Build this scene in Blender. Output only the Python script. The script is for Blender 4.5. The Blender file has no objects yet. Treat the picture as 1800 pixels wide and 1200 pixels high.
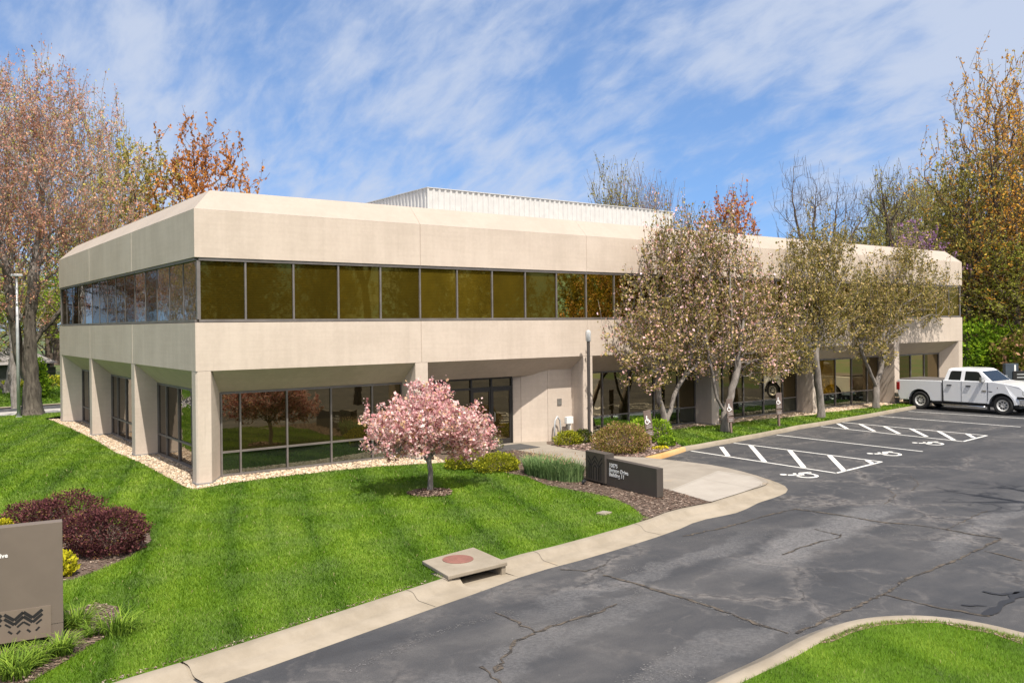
import bpy, bmesh, math, random
import numpy as np
from mathutils import Vector, Matrix

scene = bpy.context.scene
COL = scene.collection
R_ = math.radians

# ------------------------------------------------------------------ camera
CAM = np.array([-7.5484, -25.6925, 4.4225])
YAW, PITCH, ROLL, FOC = 0.63810, -0.0022, -0.0106, 1514.35   # FOC, CY in pixels of an 1800 px wide picture
CX, CY = -0.1, -26.41
def _basis():
    cy, sy, cp, sp = math.cos(YAW), math.sin(YAW), math.cos(PITCH), math.sin(PITCH)
    cr, sr = math.cos(ROLL), math.sin(ROLL)
    f = np.array([sy*cp, cy*cp, sp]); r = np.array([cy, -sy, 0.0]); u = np.cross(r, f)
    return cr*r + sr*u, -sr*r + cr*u, f
BR, BU, BF = _basis()
cd = bpy.data.cameras.new('camera'); cam = bpy.data.objects.new('camera', cd); COL.objects.link(cam)
M = Matrix(((BR[0], BU[0], -BF[0], CAM[0]), (BR[1], BU[1], -BF[1], CAM[1]), (BR[2], BU[2], -BF[2], CAM[2]), (0, 0, 0, 1)))
cam.matrix_world = M
cd.sensor_width = 36; cd.sensor_fit = 'HORIZONTAL'; cd.lens = FOC*36/1800
cd.shift_x = -CX/1800; cd.shift_y = CY/1800
cd.clip_start = 0.1; cd.clip_end = 4000
scene.camera = cam
def ray(x, y): return BF + BR*((x-900-CX)/FOC) - BU*((y-600-CY)/FOC)
def onz(x, y, z):
    d = ray(x, y); return CAM + d*((z-CAM[2])/d[2])
def at_depth(x, y, d): return CAM + ray(x, y)*d
def gp(pts, z): return [tuple(onz(x, y, z)[:2]) for x, y in pts]

# ------------------------------------------------------------------ sun, sky, exposure
SUN = Vector((-0.13, -0.55, 1.0)).normalized()
sd = bpy.data.lights.new('sun', 'SUN'); sd.energy = 4.5; sd.angle = R_(0.53); sd.color = (1.0, 0.93, 0.83)
so = bpy.data.objects.new('sun', sd); COL.objects.link(so)
so.rotation_euler = SUN.to_track_quat('Z', 'Y').to_euler(); so.location = (-10, -60, 60)
w = bpy.data.worlds.new('World'); scene.world = w; w.use_nodes = True
nt = w.node_tree; N = nt.nodes; L = nt.links
bg = N['Background']; bg.inputs['Strength'].default_value = 0.092
sky = N.new('ShaderNodeTexSky'); sky.sky_type = 'NISHITA'; sky.sun_disc = False
sky.sun_elevation = math.asin(SUN.z); sky.sun_rotation = math.atan2(SUN.x, SUN.y)
sky.air_density = 1.0; sky.dust_density = 0.3; sky.ozone_density = 2.0; sky.altitude = 300
tc = N.new('ShaderNodeTexCoord')
sep = N.new('ShaderNodeSeparateXYZ'); L.new(tc.outputs['Generated'], sep.inputs[0])
def wmath(op, a, b=None, clamp=False):
    n = N.new('ShaderNodeMath'); n.operation = op; n.use_clamp = clamp
    for i, v in enumerate((a, b)):
        if v is None: continue
        if isinstance(v, (int, float)): n.inputs[i].default_value = v
        else: L.new(v, n.inputs[i])
    return n.outputs[0]
# the clear sky is read a little above the true direction, which thins the white band at the horizon
lift = N.new('ShaderNodeCombineXYZ'); L.new(sep.outputs[0], lift.inputs[0]); L.new(sep.outputs[1], lift.inputs[1]); L.new(wmath('ADD', sep.outputs[2], 0.125), lift.inputs[2])
nrm = N.new('ShaderNodeVectorMath'); nrm.operation = 'NORMALIZE'; L.new(lift.outputs[0], nrm.inputs[0]); L.new(nrm.outputs[0], sky.inputs['Vector'])
zc = wmath('ADD', wmath('MAXIMUM', sep.outputs[2], 0.0), 0.55)
comb = N.new('ShaderNodeCombineXYZ'); L.new(wmath('DIVIDE', sep.outputs[0], zc), comb.inputs[0]); L.new(wmath('DIVIDE', sep.outputs[1], zc), comb.inputs[1])
def wnoise(scale, detail, rough, rot, sc, dist=0.0, loc=(0, 0, 0)):
    mp = N.new('ShaderNodeMapping'); mp.vector_type = 'TEXTURE'; mp.inputs['Rotation'].default_value = (0, 0, rot); mp.inputs['Scale'].default_value = tuple(1/q for q in sc)
    mp.inputs['Location'].default_value = loc
    L.new(comb.outputs[0], mp.inputs[0])
    n = N.new('ShaderNodeTexNoise'); n.inputs['Scale'].default_value = scale; n.inputs['Detail'].default_value = detail
    n.inputs['Roughness'].default_value = rough; n.inputs['Distortion'].default_value = dist
    L.new(mp.outputs[0], n.inputs['Vector']); return n.outputs['Fac']
def wramp(v, a, b):
    n = N.new('ShaderNodeMapRange'); n.interpolation_type = 'SMOOTHSTEP'
    n.inputs['From Min'].default_value = a; n.inputs['From Max'].default_value = b; L.new(v, n.inputs['Value']); return n.outputs[0]
WR = -1.5
BL = (21.0, 7.0, 0)
big = wnoise(2.2, 3, 0.5, 0.0, (1, 1, 1), 0.3, BL)
wisp = wnoise(4.6, 10, 0.58, WR, (0.62, 1.35, 1), 0.35, (2.0, 0.4, 0))
fine = wnoise(17.0, 8, 0.6, WR, (0.7, 1.4, 1), 0.3, (3, 1, 0))
cl = wmath('ADD', wmath('MULTIPLY', wisp, 0.46), wmath('ADD', wmath('MULTIPLY', big, 0.55), wmath('MULTIPLY', fine, 0.36)))
behind = wmath('MULTIPLY', wramp(sep.outputs[1], 0.15, -0.55), wramp(sep.outputs[2], 0.10, 0.42))          # bright cloud added to the unseen sky behind the camera as fill light
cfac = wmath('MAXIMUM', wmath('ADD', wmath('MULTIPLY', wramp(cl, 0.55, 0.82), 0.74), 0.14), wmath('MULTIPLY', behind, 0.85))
mix = N.new('ShaderNodeMix'); mix.data_type = 'RGBA'
tint = N.new('ShaderNodeMix'); tint.data_type = 'RGBA'; tint.blend_type = 'MULTIPLY'; tint.inputs['Factor'].default_value = 1.0
L.new(sky.outputs[0], tint.inputs['A']); tint.inputs['B'].default_value = (0.79, 1.13, 1.42, 1)
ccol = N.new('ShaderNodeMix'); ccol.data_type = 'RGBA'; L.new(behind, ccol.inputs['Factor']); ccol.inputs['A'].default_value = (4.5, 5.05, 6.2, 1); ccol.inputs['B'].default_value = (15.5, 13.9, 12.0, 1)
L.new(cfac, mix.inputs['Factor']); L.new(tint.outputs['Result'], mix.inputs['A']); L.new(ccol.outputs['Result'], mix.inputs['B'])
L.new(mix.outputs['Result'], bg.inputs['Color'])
scene.view_settings.view_transform = 'Standard'; scene.view_settings.look = 'None'
scene.view_settings.exposure = 0.57; scene.view_settings.gamma = 1
scene.render.engine = 'CYCLES'
scene.cycles.max_bounces = 6; scene.cycles.diffuse_bounces = 3; scene.cycles.glossy_bounces = 3
scene.cycles.transmission_bounces = 3; scene.cycles.transparent_max_bounces = 4
scene.cycles.caustics_reflective = False; scene.cycles.caustics_refractive = False

# ------------------------------------------------------------------ materials
MATS = {}
class NM:
    """small helper round one node material"""
    def __init__(s, name):
        s.m = bpy.data.materials.new(name); s.m.use_nodes = True
        s.t = s.m.node_tree; s.n = s.t.nodes; s.l = s.t.links; s.b = s.n['Principled BSDF']; s.out = s.n['Material Output']
        MATS[name] = s.m
    def set(s, sock, v):
        if isinstance(v, bpy.types.NodeSocket): s.l.new(v, sock)
        elif isinstance(v, (tuple, list)) and len(v) == 3 and sock.type == 'RGBA': sock.default_value = (*v, 1)
        else: sock.default_value = v
    def p(s, **k):
        for a, v in k.items(): s.set(s.b.inputs[a.replace('_', ' ')], v)
        return s
    def coords(s, kind='Object', scale=(1, 1, 1), rot=(0, 0, 0), loc=(0, 0, 0)):
        tcn = s.n.new('ShaderNodeTexCoord')
        if kind == 'World':
            g = s.n.new('ShaderNodeNewGeometry'); o = g.outputs['Position']
        else: o = tcn.outputs[kind]
        mp = s.n.new('ShaderNodeMapping'); mp.inputs['Scale'].default_value = scale; mp.inputs['Rotation'].default_value = rot
        mp.inputs['Location'].default_value = loc
        s.l.new(o, mp.inputs[0]); return mp.outputs[0]
    def noise(s, vec, scale, detail=4, rough=0.55, dist=0.0, out='Fac'):
        n = s.n.new('ShaderNodeTexNoise'); s.l.new(vec, n.inputs['Vector'])
        n.inputs['Scale'].default_value = scale; n.inputs['Detail'].default_value = detail
        n.inputs['Roughness'].default_value = rough; n.inputs['Distortion'].default_value = dist
        return n.outputs[out]
    def voro(s, vec, scale, feature='F1', rnd=1.0, out='Distance'):
        n = s.n.new('ShaderNodeTexVoronoi'); n.feature = feature; s.l.new(vec, n.inputs['Vector'])
        n.inputs['Scale'].default_value = scale; n.inputs['Randomness'].default_value = rnd
        return n.outputs[out]
    def ramp(s, v, stops):
        r = s.n.new('ShaderNodeValToRGB'); s.l.new(v, r.inputs[0]); e = r.color_ramp.elements
        e[0].position, e[0].color = stops[0][0], (*stops[0][1], 1); e[1].position, e[1].color = stops[-1][0], (*stops[-1][1], 1)
        for q, c in stops[1:-1]:
            x = e.new(q); x.color = (*c, 1)
        return r.outputs[0]
    def rng(s, v, a, b, c=0.0, d=1.0, smooth=True):
        n = s.n.new('ShaderNodeMapRange'); n.interpolation_type = 'SMOOTHSTEP' if smooth else 'LINEAR'
        s.l.new(v, n.inputs['Value'])
        for k, q in zip(('From Min', 'From Max', 'To Min', 'To Max'), (a, b, c, d)): n.inputs[k].default_value = q
        return n.outputs[0]
    def math(s, op, a, b=0.0):
        n = s.n.new('ShaderNodeMath'); n.operation = op
        for i, v in enumerate((a, b)): s.set(n.inputs[i], v)
        return n.outputs[0]
    def mix(s, f, a, b, blend='MIX'):
        n = s.n.new('ShaderNodeMix'); n.data_type = 'RGBA'; n.blend_type = blend
        s.set(n.inputs['Factor'], f); s.set(n.inputs['A'], a); s.set(n.inputs['B'], b); return n.outputs['Result']
    def bump(s, h, strength=0.3, dist=0.02):
        n = s.n.new('ShaderNodeBump'); n.inputs['Strength'].default_value = strength; n.inputs['Distance'].default_value = dist
        s.l.new(h, n.inputs['Height']); s.l.new(n.outputs[0], s.b.inputs['Normal']); return n.outputs[0]
    def attr(s, name='tint'):
        n = s.n.new('ShaderNodeAttribute'); n.attribute_name = name; return n.outputs['Fac']
    def objrand(s):
        n = s.n.new('ShaderNodeObjectInfo'); return n.outputs['Random']
def simple(name, col, rough=0.6, metal=0.0, var=0.12, scale=3.0, spec=0.5):
    k = NM(name); v = k.coords('World')
    f = k.noise(v, scale, 5)
    c = k.mix(k.rng(f, 0.3, 0.7), tuple(x*(1-var) for x in col), tuple(min(1, x*(1+var)) for x in col))
    k.p(Base_Color=c, Roughness=rough, Metallic=metal, Specular_IOR_Level=spec); return k.m

def concrete_mat(name, c0, c1, streak=0.10):
    k = NM(name); v = k.coords('World')
    f1 = k.noise(v, 0.55, 6, 0.6); f2 = k.noise(v, 9.0, 5, 0.65)
    vs = k.coords('World', (2.6, 2.6, 0.16)); f3 = k.noise(vs, 1.5, 6, 0.6)
    vh = k.coords('World', (0.3, 0.3, 7.0)); f4 = k.noise(vh, 1.6, 3, 0.5)
    f = k.math('ADD', k.math('MULTIPLY', f1, 0.45), k.math('ADD', k.math('MULTIPLY', f2, 0.2), k.math('ADD', k.math('MULTIPLY', f3, 0.22), k.math('MULTIPLY', f4, 0.13))))
    c = k.mix(k.rng(f, 0.36, 0.64), c0, c1)
    st = k.rng(k.noise(k.coords('World', (3.2, 3.2, 0.10)), 2.0, 5, 0.65), 0.60, 0.82, 0, streak)
    c = k.mix(st, c, (0.20, 0.17, 0.14))
    k.p(Base_Color=c, Roughness=0.85, Specular_IOR_Level=0.25)
    k.bump(k.noise(v, 60, 3, 0.7), 0.25, 0.01); return k.m
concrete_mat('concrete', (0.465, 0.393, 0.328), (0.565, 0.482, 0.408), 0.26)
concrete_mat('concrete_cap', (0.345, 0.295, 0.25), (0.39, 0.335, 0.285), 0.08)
simple('symbol_grey', (0.34, 0.32, 0.30), 0.6)
simple('joint', (0.30, 0.27, 0.23), 0.9)
simple('joint_dark', (0.10, 0.085, 0.065), 0.95)
simple('flashing', (0.22, 0.22, 0.22), 0.6)
k = NM('anodized'); k.p(Base_Color=k.mix(k.rng(k.noise(k.coords('World'), 2.0, 4), 0.3, 0.7), (0.15, 0.135, 0.125), (0.20, 0.18, 0.17)), Roughness=0.5, Metallic=0.35)
k = NM('bronze_dark'); k.p(Base_Color=(0.035, 0.032, 0.03), Roughness=0.45, Metallic=0.3)
simple('sheet_metal', (0.50, 0.49, 0.475), 0.5, 0.0, 0.05)
simple('roof_membrane', (0.45, 0.43, 0.40), 0.9)

def glass_mat(name, dark, light, tint, base_f, wob, lines=True):
    k = NM(name); r = k.objrand(); v = k.coords('World')
    bl = k.math('FRACT', k.math('MULTIPLY', k.n.new('ShaderNodeSeparateXYZ').outputs[2], 1.0))
    sepn = [n for n in k.n if n.type == 'SEPXYZ'][0]; k.l.new(v, sepn.inputs[0])
    sl = k.math('FRACT', k.math('MULTIPLY', sepn.outputs[2], 19.0))
    band = k.rng(sl, 0.15, 0.85, 0.72, 1.12)
    up = k.rng(r, 0.2, 0.95)
    c = k.mix(up, dark, light)
    c = k.mix(k.rng(k.noise(v, 1.1, 3), 0.25, 0.75, 0, 0.5), c, dark)
    if lines:
        cb = k.n.new('ShaderNodeCombineColor')
        for i in range(3): k.l.new(band, cb.inputs[i])
        c = k.mix(0.55, c, cb.outputs[0], 'MULTIPLY')
    k.p(Base_Color=c, Roughness=0.5, Specular_IOR_Level=0.0)
    g = k.n.new('ShaderNodeBsdfGlossy'); g.inputs['Color'].default_value = (*tint, 1); g.inputs['Roughness'].default_value = 0.015
    if wob > 0:
        bn = k.n.new('ShaderNodeBump'); bn.inputs['Strength'].default_value = wob; bn.inputs['Distance'].default_value = 0.05
        k.l.new(k.noise(k.coords('World', (1, 1, 2.2)), 2.2, 2, 0.4), bn.inputs['Height']); k.l.new(bn.outputs[0], g.inputs['Normal'])
    fr = k.n.new('ShaderNodeFresnel'); fr.inputs['IOR'].default_value = 1.7
    fac = k.rng(fr.outputs[0], 0.0, 1.0, base_f, 1.0, False)
    ms = k.n.new('ShaderNodeMixShader'); k.l.new(fac, ms.inputs[0]); k.l.new(k.b.outputs[0], ms.inputs[1]); k.l.new(g.outputs[0], ms.inputs[2])
    k.l.new(ms.outputs[0], k.out.inputs[0]); return k.m
glass_mat('glass_front', (0.034, 0.0245, 0.0035), (0.098, 0.068, 0.007), (0.50, 0.36, 0.075), 0.10, 0.012)
glass_mat('glass_side', (0.018, 0.014, 0.008), (0.03, 0.022, 0.012), (0.40, 0.375, 0.345), 0.28, 0.10, False)
glass_mat('glass_lit_room', (0.10, 0.055, 0.004), (0.16, 0.085, 0.006), (0.60, 0.5, 0.3), 0.14, 0.012, False)  # amber light of the room behind, painted into the pane colour
glass_mat('glass_ground', (0.010, 0.008, 0.004), (0.022, 0.016, 0.006), (0.56, 0.47, 0.30), 0.30, 0.012, False)
glass_mat('glass_low', (0.008, 0.009, 0.008), (0.014, 0.016, 0.013), (0.55, 0.62, 0.55), 0.22, 0.012, False)
simple('amber_room', (0.20, 0.12, 0.012), 0.7)

def asphalt_mat():
    k = NM('asphalt'); v = k.coords('World')
    ang = math.atan2(-11.72+14.55, 11.72+4.28)
    va = k.coords('World', (0.22, 1.0, 1.0), (0, 0, -ang))
    f1 = k.noise(va, 0.55, 7, 0.62, 0.6); f2 = k.noise(v, 0.9, 6, 0.6, 0.4); f3 = k.noise(v, 45.0, 3, 0.7)
    f = k.math('ADD', k.math('MULTIPLY', f1, 0.62), k.math('MULTIPLY', f2, 0.38))
    c = k.ramp(f, [(0.30, (0.030, 0.030, 0.033)), (0.45, (0.040, 0.041, 0.045)), (0.56, (0.057, 0.056, 0.058)), (0.70, (0.090, 0.087, 0.086))])
    vd = k.n.new('ShaderNodeVectorMath'); vd.operation = 'ADD'
    nz = k.n.new('ShaderNodeTexNoise'); nz.inputs['Scale'].default_value = 0.9; nz.inputs['Detail'].default_value = 6; k.l.new(v, nz.inputs['Vector'])
    sc = k.n.new('ShaderNodeVectorMath'); sc.operation = 'SCALE'; sc.inputs['Scale'].default_value = 1.5; k.l.new(nz.outputs['Color'], sc.inputs[0])
    k.l.new(v, vd.inputs[0]); k.l.new(sc.outputs[0], vd.inputs[1])
    e = k.voro(vd.outputs[0], 0.30, 'DISTANCE_TO_EDGE'); e2 = k.voro(vd.outputs[0], 0.85, 'DISTANCE_TO_EDGE')
    reg = k.rng(k.noise(k.coords('World', loc=(4, 9, 0)), 0.16, 3), 0.44, 0.60)
    pale = k.math('MULTIPLY', k.rng(e, 0.0, 0.085, 1, 0), k.math('ADD', k.math('MULTIPLY', reg, 0.6), 0.12))
    pale2 = k.math('MULTIPLY', k.rng(e2, 0.0, 0.05, 1, 0), k.math('MULTIPLY', reg, 0.35))
    nn = k.rng(k.noise(v, 5.0, 4, 0.7), 0.35, 0.65)
    c = k.mix(k.math('MULTIPLY', k.math('MAXIMUM', pale, pale2), nn), c, (0.17, 0.155, 0.145))
    c = k.mix(k.math('MULTIPLY', k.rng(e, 0.0, 0.012, 1, 0), k.math('MULTIPLY', reg, 0.7)), c, (0.022, 0.02, 0.02))
    vb = k.n.new('ShaderNodeSeparateXYZ'); k.l.new(k.coords('World', (1, 1, 1), (0, 0, -ang)), vb.inputs[0])
    wob = k.math('MULTIPLY', k.math('SUBTRACT', k.noise(k.coords('World', (0.5, 0.5, 1)), 1.0, 6, 0.65), 0.5), 2.4)
    for (px, py, hw, amt) in ((1450, 934, 0.60, 0.7), (1150, 1000, 0.30, 0.45), (950, 1130, 0.35, 0.35), (1740, 920, 0.35, 0.45), (1180, 1180, 0.3, 0.35)):
        q = onz(px, py, -0.33); vv = -math.sin(ang)*q[0]+math.cos(ang)*q[1]
        dv = k.math('ABSOLUTE', k.math('SUBTRACT', k.math('ADD', vb.outputs[1], wob), vv))
        uu = math.cos(ang)*q[0]+math.sin(ang)*q[1]; du = k.math('ABSOLUTE', k.math('SUBTRACT', vb.outputs[0], uu))
        mk = k.math('MULTIPLY', k.rng(dv, hw*.5, hw*1.3, amt, 0), k.rng(du, 2.0, 5.0, 1, 0))
        mk = k.math('MULTIPLY', mk, k.rng(k.noise(v, 16.0, 8, 0.8), 0.36, 0.62, 0.2, 1))
        c = k.mix(mk, c, (0.17, 0.165, 0.165))
    sp = k.rng(k.noise(v, 150.0, 2, 0.8), 0.32, 0.68, 0.72, 1.28)
    cb = k.n.new('ShaderNodeCombineColor')
    for i in range(3): k.l.new(sp, cb.inputs[i])
    c = k.mix(1.0, c, cb.outputs[0], 'MULTIPLY')
    st = k.rng(k.voro(v, 2.2), 0.0, 0.035, 1, 0)
    c = k.mix(k.math('MULTIPLY', st, 0.5), c, (0.35, 0.33, 0.30))
    k.p(Base_Color=c, Roughness=0.82, Specular_IOR_Level=0.35)
    k.bump(f3, 0.35, 0.01)
asphalt_mat()
k = NM('asphalt_pale'); v = k.coords('World'); k.p(Base_Color=k.mix(k.rng(k.noise(v, 3.0, 6, 0.7), 0.3, 0.7), (0.085, 0.083, 0.085), (0.15, 0.145, 0.145)), Roughness=0.9); k.bump(k.noise(v, 60, 3, 0.8), 0.4, 0.01)
k = NM('crack_dark'); v = k.coords('World'); k.p(Base_Color=k.mix(k.rng(k.noise(v, 8.0, 4, 0.7), 0.35, 0.65), (0.018, 0.016, 0.015), (0.10, 0.08, 0.06)), Roughness=0.95)
k = NM('wet_stain'); k.p(Base_Color=(0.016, 0.016, 0.018), Roughness=0.55)
simple('road_paint', (0.62, 0.61, 0.58), 0.7, 0, 0.10, 9.0)
def kerb_mat(name, c0, c1):
    k = NM(name); v = k.coords('World'); f = k.noise(v, 1.2, 6, 0.65); g = k.noise(v, 14, 4, 0.7)
    c = k.mix(k.rng(f, 0.3, 0.7), c0, c1); c = k.mix(k.rng(g, 0.5, 0.85, 0, 0.3), c, (0.25, 0.20, 0.14))
    c = k.mix(k.rng(k.noise(v, 0.8, 3), 0.62, 0.72, 0, 0.45), c, (0.36, 0.27, 0.17))
    k.p(Base_Color=c, Roughness=0.88, Specular_IOR_Level=0.25); k.bump(g, 0.2, 0.01)
kerb_mat('kerb_concrete', (0.22, 0.187, 0.142), (0.29, 0.25, 0.197))
kerb_mat('walk_concrete', (0.225, 0.197, 0.163), (0.275, 0.245, 0.205))
kerb_mat('walk_new', (0.30, 0.27, 0.235), (0.345, 0.315, 0.275))
kerb_mat('kerb_rust', (0.45, 0.25, 0.09), (0.50, 0.33, 0.16))
simple('street_concrete', (0.36, 0.34, 0.31), 0.9)
def tintmat(name, stops, rough=0.8, transl=0.0, objvar=0.0, spec=0.2):
    k = NM(name); a = k.attr('tint')
    if objvar: a = k.math('ADD', a, k.math('MULTIPLY', k.math('SUBTRACT', k.objrand(), 0.5), objvar))
    c = k.ramp(a, stops); k.p(Base_Color=c, Roughness=rough, Specular_IOR_Level=spec)
    if transl:
        t = k.n.new('ShaderNodeBsdfTranslucent'); k.l.new(c, t.inputs[0])
        ms = k.n.new('ShaderNodeMixShader'); ms.inputs[0].default_value = transl
        k.l.new(k.b.outputs[0], ms.inputs[1]); k.l.new(t.outputs[0], ms.inputs[2]); k.l.new(ms.outputs[0], k.out.inputs[0])
    return k.m
tintmat('grass_blades', [(0.0, (0.026, 0.064, 0.0025)), (0.35, (0.074, 0.158, 0.0055)), (0.65, (0.155, 0.262, 0.012)), (0.94, (0.26, 0.37, 0.036)), (1.0, (0.38, 0.33, 0.15))], 0.6, 0.35, 0, 0.3)
k = MATS['grass_blades']; nt_ = k.node_tree; rp = [n for n in nt_.nodes if n.type == 'VALTORGB'][0]
ge = nt_.nodes.new('ShaderNodeNewGeometry'); nz_ = nt_.nodes.new('ShaderNodeTexNoise'); nz_.inputs['Scale'].default_value = 0.8; nz_.inputs['Detail'].default_value = 5; nt_.links.new(ge.outputs['Position'], nz_.inputs['Vector'])
mr_ = nt_.nodes.new('ShaderNodeMapRange'); mr_.inputs['From Min'].default_value = 0.42; mr_.inputs['From Max'].default_value = 0.70; mr_.inputs['To Max'].default_value = 0.55; nt_.links.new(nz_.outputs['Fac'], mr_.inputs['Value'])
mx_ = nt_.nodes.new('ShaderNodeMix'); mx_.data_type = 'RGBA'; nt_.links.new(mr_.outputs[0], mx_.inputs['Factor']); nt_.links.new(rp.outputs[0], mx_.inputs['A']); mx_.inputs['B'].default_value = (0.165, 0.235, 0.07, 1)
for ln_ in [l for l in nt_.links if l.from_node == rp and l.to_node != mx_]:
    ts = ln_.to_socket; nt_.links.remove(ln_); nt_.links.new(mx_.outputs['Result'], ts)
k = NM('lawn_soil'); a = k.attr('tint'); k.p(Base_Color=k.mix(k.rng(k.noise(k.coords('World'), 40, 4, 0.7), 0.3, 0.7, 0, 0.5), k.ramp(a, [(0, (0.02, 0.05, 0.003)), (0.5, (0.065, 0.135, 0.007)), (1, (0.115, 0.20, 0.016))]), (0.045, 0.075, 0.008)), Roughness=0.9, Specular_IOR_Level=0.1)
k = NM('far_ground'); v = k.coords('World'); k.p(Base_Color=k.mix(k.rng(k.noise(v, 0.2, 5), 0.35, 0.65), (0.045, 0.085, 0.012), (0.09, 0.085, 0.035)), Roughness=0.95)
k = NM('leaf_litter'); v = k.coords('World'); k.p(Base_Color=k.mix(k.rng(k.noise(v, 1.5, 6, 0.7), 0.3, 0.7), (0.05, 0.06, 0.015), (0.14, 0.10, 0.055)), Roughness=0.95)
tintmat('pebble', [(0.0, (0.16, 0.12, 0.09)), (0.4, (0.42, 0.31, 0.21)), (0.75, (0.55, 0.43, 0.30)), (1.0, (0.68, 0.60, 0.50))], 0.8)
k = NM('gravel_bed'); v = k.coords('World'); k.p(Base_Color=k.mix(k.rng(k.voro(v, 14), 0.1, 0.6), (0.46, 0.35, 0.24), (0.12, 0.09, 0.06)), Roughness=0.9)
k = NM('mulch_soil'); v = k.coords('World'); k.p(Base_Color=k.mix(k.rng(k.noise(v, 18, 5, 0.75), 0.3, 0.7), (0.055, 0.036, 0.026), (0.16, 0.115, 0.085)), Roughness=0.95); k.bump(k.noise(v, 30, 4, 0.8), 0.8, 0.03)
simple('dirt', (0.25, 0.18, 0.115), 0.95, 0, 0.3, 14)
tintmat('mulch_chip', [(0, (0.05, 0.03, 0.022)), (0.6, (0.15, 0.10, 0.075)), (1, (0.32, 0.25, 0.20))], 0.9)
tintmat('mulch_pink', [(0, (0.10, 0.06, 0.05)), (0.6, (0.27, 0.18, 0.15)), (1, (0.45, 0.36, 0.32))], 0.9)

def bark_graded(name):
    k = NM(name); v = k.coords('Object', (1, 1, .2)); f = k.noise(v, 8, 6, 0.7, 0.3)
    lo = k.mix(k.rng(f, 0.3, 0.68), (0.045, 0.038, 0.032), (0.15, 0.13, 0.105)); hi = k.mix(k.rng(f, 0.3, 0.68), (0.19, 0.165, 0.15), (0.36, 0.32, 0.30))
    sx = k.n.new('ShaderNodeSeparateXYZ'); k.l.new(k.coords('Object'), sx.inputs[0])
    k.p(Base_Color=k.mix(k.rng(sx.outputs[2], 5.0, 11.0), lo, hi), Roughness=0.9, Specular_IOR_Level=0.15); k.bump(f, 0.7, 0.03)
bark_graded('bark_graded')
def bark(name, c0, c1, vs=0.25, scale=9):
    k = NM(name); v = k.coords('Object', (1, 1, vs)); f = k.noise(v, scale, 6, 0.7, 0.3)
    c = k.mix(k.rng(f, 0.3, 0.68), c0, c1)
    c = k.mix(k.rng(k.noise(k.coords('Object'), 1.7, 4), 0.5, 0.75, 0, 0.5), c, tuple(x*0.5 for x in c0))
    k.p(Base_Color=c, Roughness=0.9, Specular_IOR_Level=0.15); k.bump(f, 0.7, 0.03)
bark('bark_grey', (0.13, 0.115, 0.10), (0.30, 0.275, 0.25))
bark('bark_pale', (0.13, 0.113, 0.10), (0.27, 0.24, 0.215), 0.3, 7)
bark('bark_dark', (0.045, 0.038, 0.032), (0.16, 0.14, 0.115), 0.2, 8)
bark('bark_twig', (0.15, 0.115, 0.09), (0.27, 0.22, 0.18))
bark('bark_brown', (0.07, 0.05, 0.04), (0.16, 0.125, 0.10))
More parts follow.
